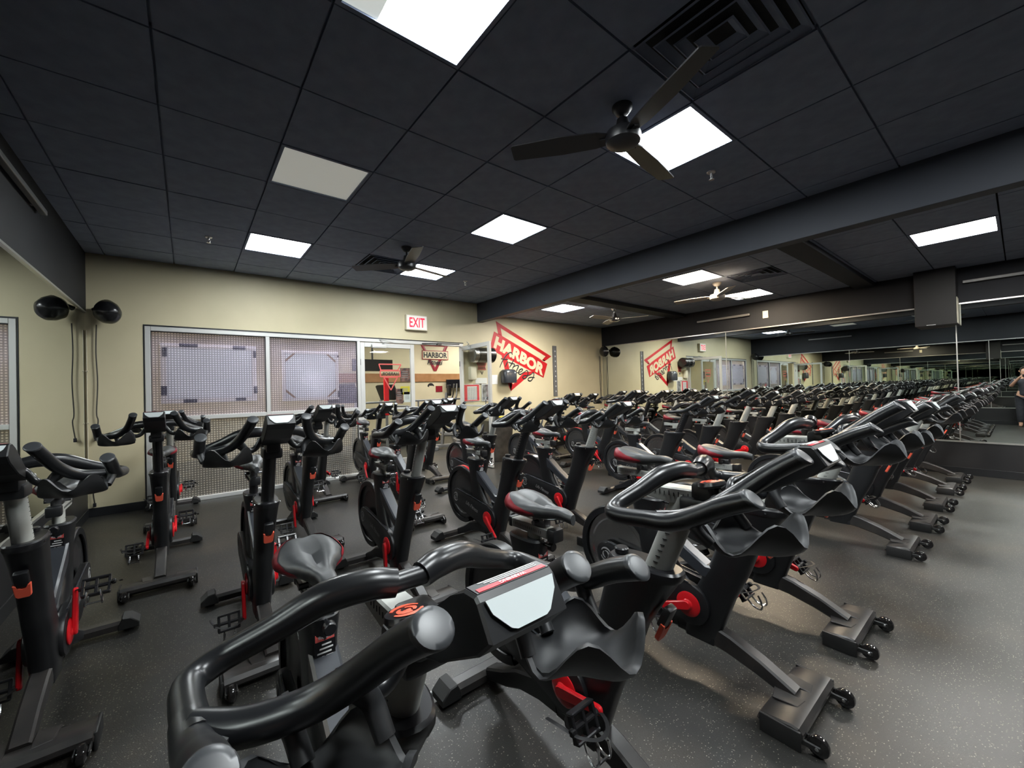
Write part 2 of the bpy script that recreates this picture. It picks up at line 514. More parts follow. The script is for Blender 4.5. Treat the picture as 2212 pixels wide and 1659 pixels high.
def text_bm(s, size=1.0, bold=0.0, depth=0.0, shear=0.0, spacing=1.0):
    """2D text mesh in the XY plane, origin bottom-left, returned as a bmesh plus its width and height"""
    cu = bpy.data.curves.new('lettering', 'FONT')
    cu.body = s
    cu.size = size
    cu.offset = bold
    cu.shear = shear
    cu.space_character = spacing
    cu.extrude = depth
    cu.resolution_u = 3
    o = bpy.data.objects.new('lettering', cu)
    col.objects.link(o)
    dg = bpy.context.evaluated_depsgraph_get()
    dg.update()
    me = bpy.data.meshes.new_from_object(o.evaluated_get(dg))
    bpy.data.objects.remove(o)
    bpy.data.curves.remove(cu)
    bm = bmesh.new()
    bm.from_mesh(me)
    bpy.data.meshes.remove(me)
    xs = [v.co.x for v in bm.verts]; ys = [v.co.y for v in bm.verts]
    x0, y0 = min(xs), min(ys)
    for v in bm.verts:
        v.co.x -= x0; v.co.y -= y0
    return bm, max(xs)-x0, max(ys)-y0

def place_text(s, origin, xdir, ydir, height, width=None, bold=0.0, shear=0.0, depth=0.0005):
    """text with its lower left corner at origin, running along xdir, up along ydir"""
    bm, tw, th = text_bm(s, 1.0, bold, 0.0, shear)
    sx = (width/tw) if width else height/th
    sy = height/th
    o = Vector(origin); X = Vector(xdir).normalized(); Y = Vector(ydir).normalized(); N = X.cross(Y)
    for v in bm.verts:
        v.co = o+X*(v.co.x*sx)+Y*(v.co.y*sy)+N*depth
    return bm

def merge(*bms):
    out = bmesh.new()
    for b in bms:
        me = bpy.data.meshes.new('tmp')
        b.to_mesh(me); b.free()
        out.from_mesh(me)
        bpy.data.meshes.remove(me)
    return out

def quad(bm, pts):
    return bm.faces.new([bm.verts.new(p) for p in pts])

# ------------------------------------------------------------------ room dimensions
XL, XR, YB, YF = -0.914, 8.364, 6.714, -3.0
HC, HL = 3.055, 2.850
XB0, XB1, HB = 4.52, 4.66, 2.69
MT, MB = 2.356, 0.46

# floor
fl = struct(obj('floor', B((XL-0.2, XR+0.2, YF-0.2, YB+0.05, -0.1, 0)), M['floor']))

# back wall with the storefront opening
OX0, OX1, OZ = -0.404, 4.17, 2.24
wb = struct(obj('wall_back', B((XL, OX0, YB, YB+0.14, 0, HC+0.1), (OX0, OX1, YB, YB+0.14, OZ, HC+0.1), (OX1, XR, YB, YB+0.14, 0, HC+0.1)), M['cream']))
wl = struct(obj('wall_left', B((XL-0.15, XL-0.02, YF, YB, 0, HC+0.1)), M['wainscot']))
wr = struct(obj('wall_right', B((XR+0.02, XR+0.15, YF, YB, 0, HC+0.1)), M['wainscot']))
wf = struct(obj('wall_front', B((XL-0.15, XR+0.15, YF-0.12, YF, 0, HC+0.1)), M['black_paint']))

def side_wall(x, sgn, seams, par):
    """black upper wall, mirror panes, wainscot and trims on a side wall; sgn = direction into the room"""
    t = lambda a, b: (min(x-sgn*a, x-sgn*b), max(x-sgn*a, x-sgn*b))
    obj('upper_panel', B((*t(-0.012, 0.02), YF, YB, MT+0.012, HC+0.05)), M['black_paint'], par)
    obj('wainscot_panel', B((*t(-0.006, 0.02), YF, YB, 0.09, MB-0.01)), M['wainscot'], par)
    ys = [YF]+seams+[YB]
    for a, b in zip(ys, ys[1:]):
        obj('mirror_pane', B((*t(0.0, 0.02), a+0.004, b-0.004, MB, MT)), M['mirror'], par)
    obj('top_channel', B((*t(-0.014, 0.0), YF, YB, MT-0.004, MT+0.014)), M['trim'], par)
    obj('bottom_channel', B((*t(-0.014, 0.0), YF, YB, MB-0.014, MB+0.006)), M['trim'], par)
    for s in seams:
        obj('mirror_joint', B((*t(-0.004, 0.001), s-0.006, s+0.006, MB+0.006, MT-0.004)), M['trim'], par)
side_wall(XL, 1, [-2.5, 0.55, 3.64], wl)
side_wall(XR, -1, [-2.5, 0.55, 3.64], wr)

bb = struct(obj('baseboard_back', B((XL, OX0-0.01, YB-0.012, YB, 0, 0.10), (OX1+0.01, XR, YB-0.012, YB, 0, 0.10), bev=0.003), M['vinyl']))
bl = struct(obj('baseboard_left', B((XL-0.01, XL+0.014, YF, YB-0.012, 0, 0.10), bev=0.003), M['vinyl']))
br = struct(obj('baseboard_right', B((XR-0.014, XR+0.01, YF, YB-0.012, 0, 0.10), bev=0.003), M['vinyl']))

# ceilings
ce = struct(obj('ceiling', B((XL-0.1, XB1, YF-0.1, YB+0.05, HC+0.06, HC+0.12)), M['gap']))
cl = struct(obj('ceiling', B((XB1-0.02, XR+0.1, YF-0.1, YB+0.05, HL+0.06, HL+0.12)), M['gap']))
TS = 0.63
GX = [-0.11+TS*k for k in range(-2, 9)]
GY = [1.20+TS*k for k in range(-7, 10)]
lights_hi = {(0, -1): 'lit', (1, 0): 0}
def cellx(i): return max(GX[i], XL), min(GX[i+1], XB0)
HI_LIT = {(0.52, 1.20): 'half', (0.52, 4.98): 'lit', (2.41, 3.09): 'lit', (2.41, 4.98): 'lit', (2.41, 1.20): 'lit', (0.52, 3.09): 'dead',
          (0.52, -0.69): 'lit', (2.41, -0.69): 'lit', (4.0, -99): 0}
VENTS_HI = [(1.78, 0.57), (1.78, 4.98)]
tile_cache = {}
def tile(w, d, z, cx, cy2, par, g=0.006):
    key = (round(w, 3), round(d, 3))
    if key not in tile_cache:
        bm = bmesh.new()
        box(bm, -w/2+g, w/2-g, -d/2+g, d/2-g, 0, 0.018)
        # chamfered lower lip
        for v in bm.verts:
            pass
        tile_cache[key] = new_mesh('ceiling_tile', bm, M['tile'])
    o = obj('ceiling_tile', tile_cache[key], None, par, loc=(cx, cy2, z+random.uniform(-0.0015, 0.0015)))
    return o
used_hi = [(k[0], k[1]) for k in HI_LIT]+VENTS_HI
for i in range(len(GX)-1):
    for j in range(len(GY)-1):
        x0, x1 = max(GX[i], XL), min(GX[i+1], XB0)
        y0, y1 = max(GY[j], YF), min(GY[j+1], YB)
        if x1-x0 < 0.03 or y1-y0 < 0.03:
            continue
        if any(abs(GX[i]-u) < 0.2 and abs(GY[j]-v) < 0.2 for u, v in used_hi):
            continue
        tile(x1-x0, y1-y0, HC, (x0+x1)/2, (y0+y1)/2, ce)
# grid bars (recessed tees)
bm = bmesh.new()
for gx in GX:
    if XL < gx < XB0:
        box(bm, gx-0.011, gx+0.011, YF, YB, HC+0.019, HC+0.024)
for gy in GY:
    if YF < gy < YB:
        box(bm, XL, XB0, gy-0.011, gy+0.011, HC+0.019, HC+0.024)
obj('ceiling_grid', bm, M['tile'], ce)

# lower ceiling over the mirror side
LX = [4.66, 5.30, 5.93, 6.56, 7.19, 7.82, XR]
LY = [YF, -2.43, -1.80, -1.17, -0.54, 0.09, 0.72, 1.35, 1.98, 2.57, 3.19, 3.82, 4.45, 5.10, 5.73, 6.36, YB]
LO_LIT = [(5.30, 2.57, 'warm'), (5.30, 5.10, 'lit'), (7.19, 2.57, 'warm'), (5.93, 0.09, 'lit'), (7.19, -1.80, 'lit'), (5.30, -1.80, 'lit')]
VENT_LO = [(5.93, 1.98)]
for i in range(len(LX)-1):
    for j in range(len(LY)-1):
        if any(abs(LX[i]-a) < 0.1 and abs(LY[j]-b) < 0.1 for a, b, _ in LO_LIT) or any(abs(LX[i]-a) < 0.1 and abs(LY[j]-b) < 0.1 for a, b in VENT_LO):
            continue
        x0, x1, y0, y1 = LX[i], LX[i+1], LY[j], LY[j+1]
        tile(x1-x0, y1-y0, HL, (x0+x1)/2, (y0+y1)/2, cl)

struct(obj('trim_1', B((XB0, XB1, YF, YB, HB, HC+0.06), bev=0.004), M['beam_paint']))
struct(obj('trim_2', B((XB1, XR, 1.38, 1.62, HL-0.06, HL+0.02), bev=0.004), M['black_paint']))
struct(obj('trim_3', B((XB1, XR, 4.45, 4.72, HL-0.06, HL+0.02), bev=0.004), M['black_paint']))

# ------------------------------------------------------------------ ceiling lights
def ceil_light(x0, y0, w, d, z, kind, label):
    t = thing('ceiling_light', label, 'ceiling light', (x0+w/2, y0+d/2, z))
    a, b = w/2-0.004, d/2-0.004
    f = 0.022
    bm = bmesh.new()
    box(bm, -a, a, -b, -b+f, -0.004, 0.035); box(bm, -a, a, b-f, b, -0.004, 0.035)
    box(bm, -a, -a+f, -b+f, b-f, -0.004, 0.035); box(bm, a-f, a, -b+f, b-f, -0.004, 0.035)
    obj('frame', bm, M['tile'], t)
    if kind == 'half':
        obj('diffuser', B((-a+f+0.16, a-f, -b+f, b-f, 0.006, 0.014)), M['lit'], t)
        o = obj('diffuser', B((-a+f, -a+f+0.16, -b+f, b-f, 0.006, 0.014)), M['dim'], t)
        o['label'] = 'dim strip of the diffuser'
    else:
        obj('diffuser', B((-a+f, a-f, -b+f, b-f, 0.006, 0.014)), M[{'lit': 'lit', 'warm': 'lit_warm', 'low': 'lit_low', 'dead': 'unlit_glow'}[kind]], t)
    obj('housing', B((-a, a, -b, b, 0.035, 0.05)), M['gap'], t)
    return t
ceil_light(0.52, 1.20, TS, TS, HC, 'half', 'large bright square ceiling panel cut off by the top edge of the photo')
ceil_light(0.52, 3.09, TS, TS, HC, 'dead', 'dead pale grey square ceiling panel with a faint glow added')
ceil_light(0.52, 4.98, TS, TS, HC, 'lit', 'bright square ceiling panel over the frosted glass windows, nearest the left wall')
ceil_light(2.41, 3.09, TS, TS, HC, 'lit', 'bright square ceiling panel in mid ceiling between the two black fans')
ceil_light(2.41, 4.98, TS, TS, HC, 'lit', 'bright square ceiling panel partly behind the small far black ceiling fan')
ceil_light(2.41, 1.20, TS, TS, HC, 'lit', 'bright square ceiling panel beside the large near black ceiling fan')
ceil_light(0.52, -0.69, TS, TS, HC, 'lit', 'bright ceiling panel above and behind the camera, left')
ceil_light(2.41, -0.69, TS, TS, HC, 'lit', 'bright ceiling panel above and behind the camera, right')
ceil_light(5.30, 2.57, 0.63, 0.62, HL, 'warm', 'warm orange-edged ceiling panel in the lower ceiling left of the pale fan')
ceil_light(5.30, 5.10, 0.63, 0.63, HL, 'low', 'bright ceiling panel in the lower ceiling just above the red wall logo')
ceil_light(7.19, 2.57, 0.63, 0.62, HL, 'warm', 'warm ceiling panel in the lower ceiling nearest the mirror wall')
ceil_light(5.93, 0.09, 0.63, 0.63, HL, 'low', 'long bright ceiling panel at the far right of the photo')
ceil_light(7.19, -1.80, 0.63, 0.63, HL, 'low', 'lower ceiling panel behind the camera nearest the right mirror')
ceil_light(5.30, -1.80, 0.64, 0.63, HL, 'low', 'lower ceiling panel behind the camera nearest the beam')

# ------------------------------------------------------------------ vents, sprinklers
def vent(x0, y0, z, label):
    t = thing('ceiling_vent', label, 'air vent', (x0+TS/2, y0+TS/2, z))
    obj('backing', B((-0.31, 0.31, -0.31, 0.31, 0.03, 0.04)), M['gap'], t)
    for k, h in enumerate((0.305, 0.235, 0.165, 0.095)):
        bm = bmesh.new()
        for a in range(4):
            rr = Matrix.Rotation(a*PI/2, 4, 'Z')
            v = [bm.verts.new(rr @ Vector(p)) for p in ((-h, -h, 0.0), (h, -h, 0.0), (h-0.045, -h+0.045, 0.028), (-h+0.045, -h+0.045, 0.028))]
            bm.faces.new(v)
            v = [bm.verts.new(rr @ Vector(p)) for p in ((-h, -h, 0.0), (h, -h, 0.0), (h-0.008, -h+0.008, -0.004), (-h+0.008, -h+0.008, -0.004))]
            bm.faces.new(v)
        obj('louver', bm, M['tile'], t)
    return t
vent(1.78, 0.57, HC, 'black square louvred vent behind the near fan blade, top of photo')
vent(1.78, 4.98, HC, 'black square louvred vent beside the far black ceiling fan')
vent(5.93, 1.98, HL, 'black louvred vent in the lower ceiling right of the orange-edged panel')

def sprinkler(x, y, z, label):
    t = thing('sprinkler', label, 'sprinkler', (x, y, z))
    bm = bmesh.new()
    lathe(bm, [(0, 0.0), (0.035, 0.0), (0.03, -0.008), (0.012, -0.012), (0.010, -0.03), (0, -0.03)], seg=14)
    obj('escutcheon', bm, M['trim'], t, smooth=40)
    bm = bmesh.new()
    tube(bm, [(-0.010, 0, -0.02), (-0.014, 0, -0.04), (-0.004, 0, -0.058)], 0.003, seg=6)
    tube(bm, [(0.010, 0, -0.02), (0.014, 0, -0.04), (0.004, 0, -0.058)], 0.003, seg=6)
    lathe(bm, [(0, -0.058), (0.02, -0.060), (0.02, -0.063), (0, -0.065)], seg=12)
    obj('deflector', bm, M['trim'], t, smooth=40)
sprinkler(3.33, 1.52, HC, 'chrome sprinkler head right of the near ceiling fan')
sprinkler(0.20, 5.38, HC, 'chrome sprinkler head near the left wall above the cream wall')
sprinkler(3.43, 5.40, HC, 'small chrome sprinkler head near the far black fan')

# ------------------------------------------------------------------ ceiling fans
def fan(x, y, zc, zb, ang, rad, m, mm, label, parts=None):
    t = thing('ceiling_fan', label, 'ceiling fan', (x, y, zc))
    dz = zb-zc
    bm = bmesh.new()
    lathe(bm, [(0, 0.0), (0.062, 0.0), (0.060, -0.02), (0.035, -0.05), (0.016, -0.058), (0, -0.058)], seg=20)
    obj('canopy', bm, mm, t, smooth=40)
    bm = bmesh.new(); cyl(bm, (0, 0, (dz-0.02)/2), 0.011, abs(dz)-0.02, seg=12)
    obj('downrod', bm, mm, t, smooth=40)
    bm = bmesh.new()
    h = dz
    lathe(bm, [(0, h+0.095), (0.034, h+0.09), (0.040, h+0.06), (0.050, h+0.020), (0.100, h+0.010), (0.108, h-0.02), (0.102, h-0.052), (0.072, h-0.072), (0.0, h-0.078)], seg=26)
    obj('motor_housing', bm, mm, t, smooth=35)
    for k in range(3):
        a = R(ang+120*k)
        bm = bmesh.new()
        pr_ = [(0.070, 0.040), (0.16, 0.068), (rad*0.55, 0.080), (rad-0.01, 0.066), (rad, 0.055)]
        pl = [(r_, w_) for r_, w_ in pr_]+[(r_, -w_*0.8) for r_, w_ in reversed(pr_)]
        prism(bm, pl, -0.004, 0.004, axis='z')
        mt = Matrix.Translation((0, 0, h-0.02)) @ Matrix.Rotation(a, 4, 'Z') @ Matrix.Rotation(R(12), 4, 'X')
        for v in bm.verts:
            v.co = mt @ v.co
        obj('blade', bm, m, t)
        bm = bmesh.new()
        box(bm, 0.06, 0.14, -0.018, 0.018, -0.012, -0.004, mtx=mt)
        obj('blade_bracket', bm, mm, t)
    return t
fan(2.10, 1.48, HC, 2.885, 129, 0.69, M['fan_black'], M['fan_black'], 'large black three-blade ceiling fan nearest the camera')
fan(2.05, 4.50, HC, 2.86, 15, 0.66, M['fan_black'], M['fan_black'], 'small far black three-blade ceiling fan in the high ceiling')
fan(6.20, 2.80, HL, 2.66, 100, 0.62, M['fan_white'], M['fan_white'], 'pale ceiling fan between the two warm light panels')
fan(6.45, 4.86, HL, 2.66, 55, 0.62, M['fan_white'], M['steel'], 'pale-bladed ceiling fan with steel motor near the far right corner')

# ------------------------------------------------------------------ storefront: frame, windows, doors
FY0, FY1 = YB-0.012, YB+0.06
fr = struct(obj('trim_4', B((OX0, OX0+0.055, FY0, FY1, 0, OZ), (0.880, 0.930, FY0, FY1, 0.06, OZ-0.055), (2.16, 2.21, FY0, FY1, 0, OZ-0.055),
                      (OX0+0.055, OX1, FY0, FY1, OZ-0.055, OZ), (OX0+0.055, 2.16, FY0, FY1, 0, 0.055), (4.115, OX1, FY0, FY1, 0, OZ-0.055),
                      (OX0+0.055, 0.88, FY0, FY1, 1.055, 1.11), (0.93, 2.16, FY0, FY1, 1.055, 1.11), bev=0.004, seg=1), M['alu']))
obj('shadow_gap', B((OX0-0.012, OX1+0.012, YB-0.004, YB+0.02, OZ, OZ+0.02), (OX0-0.012, OX0, YB-0.004, YB+0.02, 0, OZ)), M['vinyl'], fr)
for n, (a, b) in enumerate(((OX0+0.055, 0.88), (0.93, 2.16))):
    wn = struct(obj('window_%d' % (n+1), B((a, a+0.006, FY0+0.02, FY1-0.01, 1.11, OZ-0.055), (b-0.006, b, FY0+0.02, FY1-0.01, 1.11, OZ-0.055),
                                     (a, b, FY0+0.02, FY1-0.01, OZ-0.063, OZ-0.055), (a, a+0.006, FY0+0.02, FY1-0.01, 0.055, 1.055), (b-0.006, b, FY0+0.02, FY1-0.01, 0.055, 1.055)), M['vinyl']))
    obj('upper_pane', B((a+0.005, b-0.005, YB+0.020, YB+0.026, 1.11, OZ-0.06)), M['patt'], wn)
    obj('lower_pane', B((a+0.005, b-0.005, YB+0.020, YB+0.026, 0.055, 1.055)), M['patt_low'], wn)

# board 1: white board in a taped cream frame, standing against the glass
b1 = thing('foam_board', 'white board with cream edge held by black tape behind the left frosted window', 'board', (0.255, YB+0.05, 1.66))
obj('panel', B((-0.46, 0.46, 0.0, 0.012, -0.33, 0.33)), M['foam'], b1)
for q in ((-0.515, 0.515, -0.006, 0.012, 0.33, 0.385), (-0.515, 0.515, -0.006, 0.012, -0.385, -0.33), (-0.515, -0.46, -0.006, 0.012, -0.33, 0.33), (0.46, 0.515, -0.006, 0.012, -0.33, 0.33)):
    obj('edge_strip', B(q), M['foam_edge'], b1)
for (cx, cz, w_, h_) in ((-0.235, 0.365, 0.19, 0.045), (0.315, 0.355, 0.15, 0.05), (-0.475, 0.27, 0.05, 0.12), (0.495, 0.27, 0.035, 0.10), (-0.485, -0.22, 0.06, 0.12),
                         (0.50, -0.23, 0.045, 0.10), (-0.225, -0.36, 0.14, 0.045), (0.325, -0.355, 0.12, 0.04)):
    obj('tape', B((cx-w_/2, cx+w_/2, -0.010, -0.006, cz-h_/2, cz+h_/2)), M['tape'], b1)
b2 = thing('foam_board', 'cream board with brown taped corners behind the right frosted window', 'board', (1.485, YB+0.05, 1.63))
obj('panel', B((-0.35, 0.35, 0.0, 0.012, -0.33, 0.33)), M['foam'], b2)
for q in ((-0.395, 0.395, -0.006, 0.012, 0.33, 0.375), (-0.395, 0.395, -0.006, 0.012, -0.375, -0.33), (-0.395, -0.35, -0.006, 0.012, -0.33, 0.33), (0.35, 0.395, -0.006, 0.012, -0.33, 0.33)):
    obj('edge_strip', B(q), M['foam_edge'], b2)
for sx_ in (-1, 1):
    for sz in (-1, 1):
        bm = bmesh.new()
        p = [(sx_*0.35, sz*0.20), (sx_*0.35, sz*0.24), (sx_*0.25, sz*0.33), (sx_*0.215, sz*0.33)]
        prism(bm, p, -0.012, -0.004, axis='y')
        obj('corner_tape', bm, M['brown_tape'], b2)
obj('tape', B((0.38, 0.40, -0.012, -0.006, -0.34, -0.24)), M['tape'], b2)
obj('tape', B((0.38, 0.40, -0.012, -0.006, 0.29, 0.32)), M['tape'], b2)

def door_leaf(par, w_, m=M['alu']):
    """leaf in its own frame: x from 0 (hinge) to w_, y thickness, z up"""
    st = 0.07
    obj('stile', B((0, st, -0.022, 0.022, 0.012, 2.175), bev=0.003, seg=1), m, par)
    obj('stile', B((w_-st, w_, -0.022, 0.022, 0.012, 2.175), bev=0.003, seg=1), m, par)
    obj('top_rail', B((st, w_-st, -0.022, 0.022, 2.10, 2.175), bev=0.003, seg=1), m, par)
    obj('bottom_rail', B((st, w_-st, -0.022, 0.022, 0.012, 0.20), bev=0.003, seg=1), m, par)
    obj('middle_rail', B((st, w_-st, -0.018, 0.018, 1.045, 1.075), bev=0.003, seg=1), m, par)
    obj('glass_pane', B((st-0.004, w_-st+0.004, -0.004, 0.004, 1.075, 2.10)), M['glass'], par)
    obj('glass_pane', B((st-0.004, w_-st+0.004, -0.004, 0.004, 0.20, 1.045)), M['glass'], par)
    for z in (0.35, 1.85):
        obj('hinge', B((-0.012, 0.006, -0.030, 0.0, z-0.05, z+0.05), bev=0.003, seg=1), M['darksteel'], par)
d1 = bpy.data.objects.new('door_1', None); col.objects.link(d1); d1.location = (2.212, YB+0.02, 0); struct(d1)
door_leaf(d1, 0.945)
d2 = bpy.data.objects.new('door_2', None); col.objects.link(d2); d2.location = (4.105, YB-0.02, 0); d2.rotation_euler = (0, 0, R(-92.5)); struct(d2)
door_leaf(d2, 1.04)
bm = bmesh.new(); tube(bm, [(0.95, -0.03, 0.98), (0.95, -0.06, 1.0), (0.95, -0.06, 1.2), (0.95, -0.03, 1.22)], 0.009, seg=8)
obj('pull_handle', bm, M['steel'], d2, smooth=40)
def closer(par, x, y, s):
    bm = bmesh.new()
    box(bm, x-0.12, x+0.12, y-0.06, y-0.005, 2.085, 2.145, bev=0.006)
    tube(bm, [(x+0.06, y-0.03, 2.15), (x+0.06, y-0.03, 2.17), (x+0.20, y-0.16*s, 2.175), (x+0.02, y-0.02, 2.235)], 0.008, seg=6)
    obj('door_closer', bm, M['alu'], par, smooth=40)
closer(d1, 0.30, -0.02, 1)
closer(d2, 0.30, -0.02, 0.5)
tr5 = thing('closer_arm', 'dark metal closer arm over the open doorway', 'door closer', (3.75, YB-0.03, 2.20))
bm = bmesh.new(); tube(bm, [(-0.45, 0.0, 0.0), (-0.1, -0.05, 0.01), (0.25, -0.12, 0.005)], 0.010, seg=6); box(bm, -0.16, -0.08, -0.05, 0.02, -0.012, 0.022)
obj('arm', bm, M['darksteel'], tr5)

# exit sign
ex = thing('exit_sign', 'white lit exit sign with red letters over the glass doors', 'exit sign', (3.19, YB-0.045, 2.56))
obj('box', B((-0.20, 0.20, -0.03, 0.045, -0.135, 0.135), bev=0.006), M['ivory'], ex)
obj('face', B((-0.185, 0.185, -0.034, -0.030, -0.12, 0.12)), M['sign_white'], ex)
o = obj('lettering', place_text('EXIT', (-0.145, -0.036, -0.085), (1, 0, 0), (0, 0, 1), 0.17, 0.29, bold=0.012), M['sign_red'], ex)
o['label'] = 'red letters EXIT'

# ------------------------------------------------------------------ wall mural (flat paint on the back wall)
mu = thing('wall_logo', 'tilted red HARBOR fitness logo painted on the cream back wall', 'logo', (5.6, YB, 1.9))
def flat(pts, dy):
    return [(p[0]-5.6, -dy, p[1]-1.9) for p in pts]
def fill(polys, dy):
    bm = bmesh.new()
    for p in polys:
        q = flat(p, dy)
        vs = [bm.verts.new(v) for v in q]
        bm.faces.new(vs)
    bmesh.ops.triangulate(bm, faces=bm.faces)
    return bm
A, Bq, Cq = (4.974, 2.748), (6.531, 2.065), (6.316, 1.945)
ia, ib, ic, id_ = (5.095, 2.612), (6.352, 2.062), (6.24, 1.975), (5.128, 2.452)
TL, TR, BR, BL = (4.925, 2.532), (6.400, 1.893), (6.272, 1.575), (4.80, 2.17)
# upper bar drawn as four bands round the cream slot, then the banner and the V below
bars = [[A, Bq, ib, ia], [Bq, Cq, ic, ib], [ia, id_, (5.03, 2.48), A], [(5.03, 2.50), (5.03, 2.40), Cq, (6.33, 1.99), ic, id_]]
obj('upper_bar', fill(bars, 0.003), M['wall_red'], mu)
obj('banner', fill([[TL, TR, BR, BL]], 0.0038), M['wall_red'], mu)
obj('chevron', fill([[(5.99, 1.72), (5.324, 1.30), (5.285, 1.452), (5.40, 1.447), (5.70, 1.70)], [(5.10, 2.06), (5.24, 2.02), (5.372, 1.46), (5.324, 1.30), (5.27, 1.40)]], 0.0030), M['wall_red'], mu)
# letters
xd = Vector((TR[0]-TL[0], 0, TR[1]-TL[1])).normalized()
ud = Vector((TL[0]-BL[0], 0, TL[1]-BL[1])).normalized()
o0 = Vector((4.895-5.6, -0.0045, 2.200-1.9))
bmx, tw, th = text_bm('HARBOR', 1.0, 0.055)
for v in bmx.verts:
    v.co = o0+xd*(v.co.x/tw*1.475)+ud*(v.co.y/th*0.262)
obj('lettering', bmx, M['cream'], mu)
# script strokes
SC = [[(5.045, 1.792), (5.108, 1.907), (5.218, 2.046), (5.314, 2.107), (5.368, 2.105), (5.387, 2.067)], [(5.084, 1.979), (5.175, 1.963), (5.269, 1.968)],
      [(5.19, 1.809), (5.225, 1.87), (5.26, 1.925)], [(5.333, 1.985), (5.352, 1.993)], [(5.303, 1.795), (5.36, 1.87), (5.430, 1.975)], [(5.28, 1.905), (5.36, 1.885), (5.448, 1.869)],
      [(5.377, 1.769), (5.412, 1.815), (5.448, 1.86)], [(5.412, 1.807), (5.482, 1.840), (5.535, 1.842), (5.544, 1.815), (5.492, 1.732), (5.475, 1.69), (5.511, 1.69)],
      [(5.511, 1.69), (5.602, 1.705), (5.66, 1.745), (5.640, 1.770), (5.575, 1.745), (5.545, 1.680), (5.587, 1.652), (5.658, 1.679), (5.731, 1.712)],
      [(5.731, 1.712), (5.774, 1.740), (5.810, 1.702), (5.799, 1.624), (5.721, 1.560), (5.655, 1.582), (5.699, 1.625), (5.813, 1.624), (5.902, 1.650)],
      [(5.902, 1.650), (5.963, 1.695), (5.985, 1.650), (5.95, 1.569), (5.882, 1.508), (5.810, 1.525), (5.825, 1.569), (5.9, 1.590), (6.003, 1.579)]]
bm = bmesh.new()
for s in SC:
    P = crom([(a-5.6, -0.006, b-1.9) for a, b in s], 5)
    tube(bm, P, [0.008, 0.014, 0.010], seg=6, flat=(1, 0.18), upv=(0, -1, 0))
obj('script', bm, M['ink'], mu)

# metal standard on the wall
st = thing('wall_standard', 'grey perforated metal strip fixed upright on the cream wall right of the red logo', 'metal strip', (6.635, YB, 0))
obj('channel', B((-0.062, 0.062, -0.012, 0.0, 1.15, 2.31), (-0.062, -0.045, -0.022, 0.0, 1.15, 2.31)), M['greybar'], st)
bm = bmesh.new()
for k in range(9):
    box(bm, 0.0, 0.022, -0.0145, -0.012, 1.25+k*0.115, 1.28+k*0.115)
obj('slot', bm, M['white'], st)

# soap / towel dispenser
dp = thing('dispenser', 'dark grey rounded towel dispenser on the wall below the red logo', 'dispenser', (5.20, YB, 1.61))
bm = bmesh.new()
loft(bm, [(0, -0.10, -0.14, 0.165, 0.10), (0, -0.105, -0.10, 0.172, 0.105), (0, -0.105, 0.06, 0.172, 0.105), (0, -0.095, 0.12, 0.150, 0.095), (0, -0.085, 0.14, 0.12, 0.08)], seg=28, p=3.2)
obj('cover', bm, M['greyplast'], dp, smooth=35)
bm = bmesh.new(); cyl(bm, (0.085, -0.205, 0.07), 0.014, 0.006, axis='y', seg=12)
obj('lock', bm, M['white'], dp)
dp2 = thing('small_dispenser', 'small cream box on the wall behind the open glass door', 'dispenser', (4.34, YB, 1.67))
obj('cover', B((-0.07, 0.07, -0.11, 0, -0.13, 0.13), bev=0.02), M['ivory'], dp2, smooth=40)

# cylinder (wall blower) seen through and beyond the open leaf
bw = thing('wall_blower', 'black and silver cylindrical blower high on the wall behind the open glass door', 'blower', (4.55, YB-0.18, 2.02))
bm = bmesh.new(); cyl(bm, (0.0, 0, 0), 0.15, 0.40, axis='x', seg=28, bev=0.02)
obj('drum', bm, M['speaker'], bw, smooth=40)
bm = bmesh.new(); cyl(bm, (-0.25, 0, 0), 0.155, 0.10, axis='x', seg=28, bev=0.01); cyl(bm, (0.02, 0, 0), 0.154, 0.03, axis='x', seg=28)
obj('band', bm, M['steel'], bw, smooth=40)
obj('bracket', B((-0.08, 0.08, 0.10, 0.18, -0.05, 0.05)), M['greybar'], bw)

# posters beside the doorway
po = thing('poster', 'red-bordered timetable poster on the wall behind the open glass door', 'poster', (4.335, YB, 1.29))
obj('frame', B((-0.19, 0.19, -0.014, 0, -0.17, 0.17), bev=0.004), M['white'], po)
obj('sheet', B((-0.178, 0.178, -0.016, -0.014, -0.158, 0.158)), M['red_print'], po)
obj('table', B((-0.10, 0.125, -0.018, -0.016, -0.14, 0.125)), M['paper'], po)
bm = bmesh.new()
for r_ in range(9):
    for c2 in range(6):
        box(bm, -0.098+c2*0.039, -0.068+c2*0.039, -0.0192, -0.018, -0.128+r_*0.027, -0.112+r_*0.027)
obj('print', bm, M['logo_grey'], po)
p2 = thing('poster', 'grey and dark photo poster in a thin white frame right of the red timetable', 'poster', (4.69, YB, 1.285))
obj('frame', B((-0.115, 0.115, -0.014, 0, -0.175, 0.175), bev=0.004), M['white'], p2)
obj('sheet', B((-0.10, 0.10, -0.016, -0.014, -0.16, 0.16)), M['poster_grey'], p2)
p3 = thing('notice', 'white paper notices above the red timetable poster', 'notice', (4.60, YB, 1.55))
obj('sheet', B((-0.16, 0.12, -0.004, 0, -0.08, 0.03)), M['paper'], p3)
obj('sheet', B((0.15, 0.38, -0.004, 0, -0.10, 0.09)), M['paper'], p3)
obj('print', B((-0.22, 0.09, -0.012, -0.001, -0.105, -0.085)), M['ink'], p3)
p4 = thing('logo_sign', 'small red and white HARBOR sign on the wall above the notices', 'sign', (4.60, YB, 1.80))
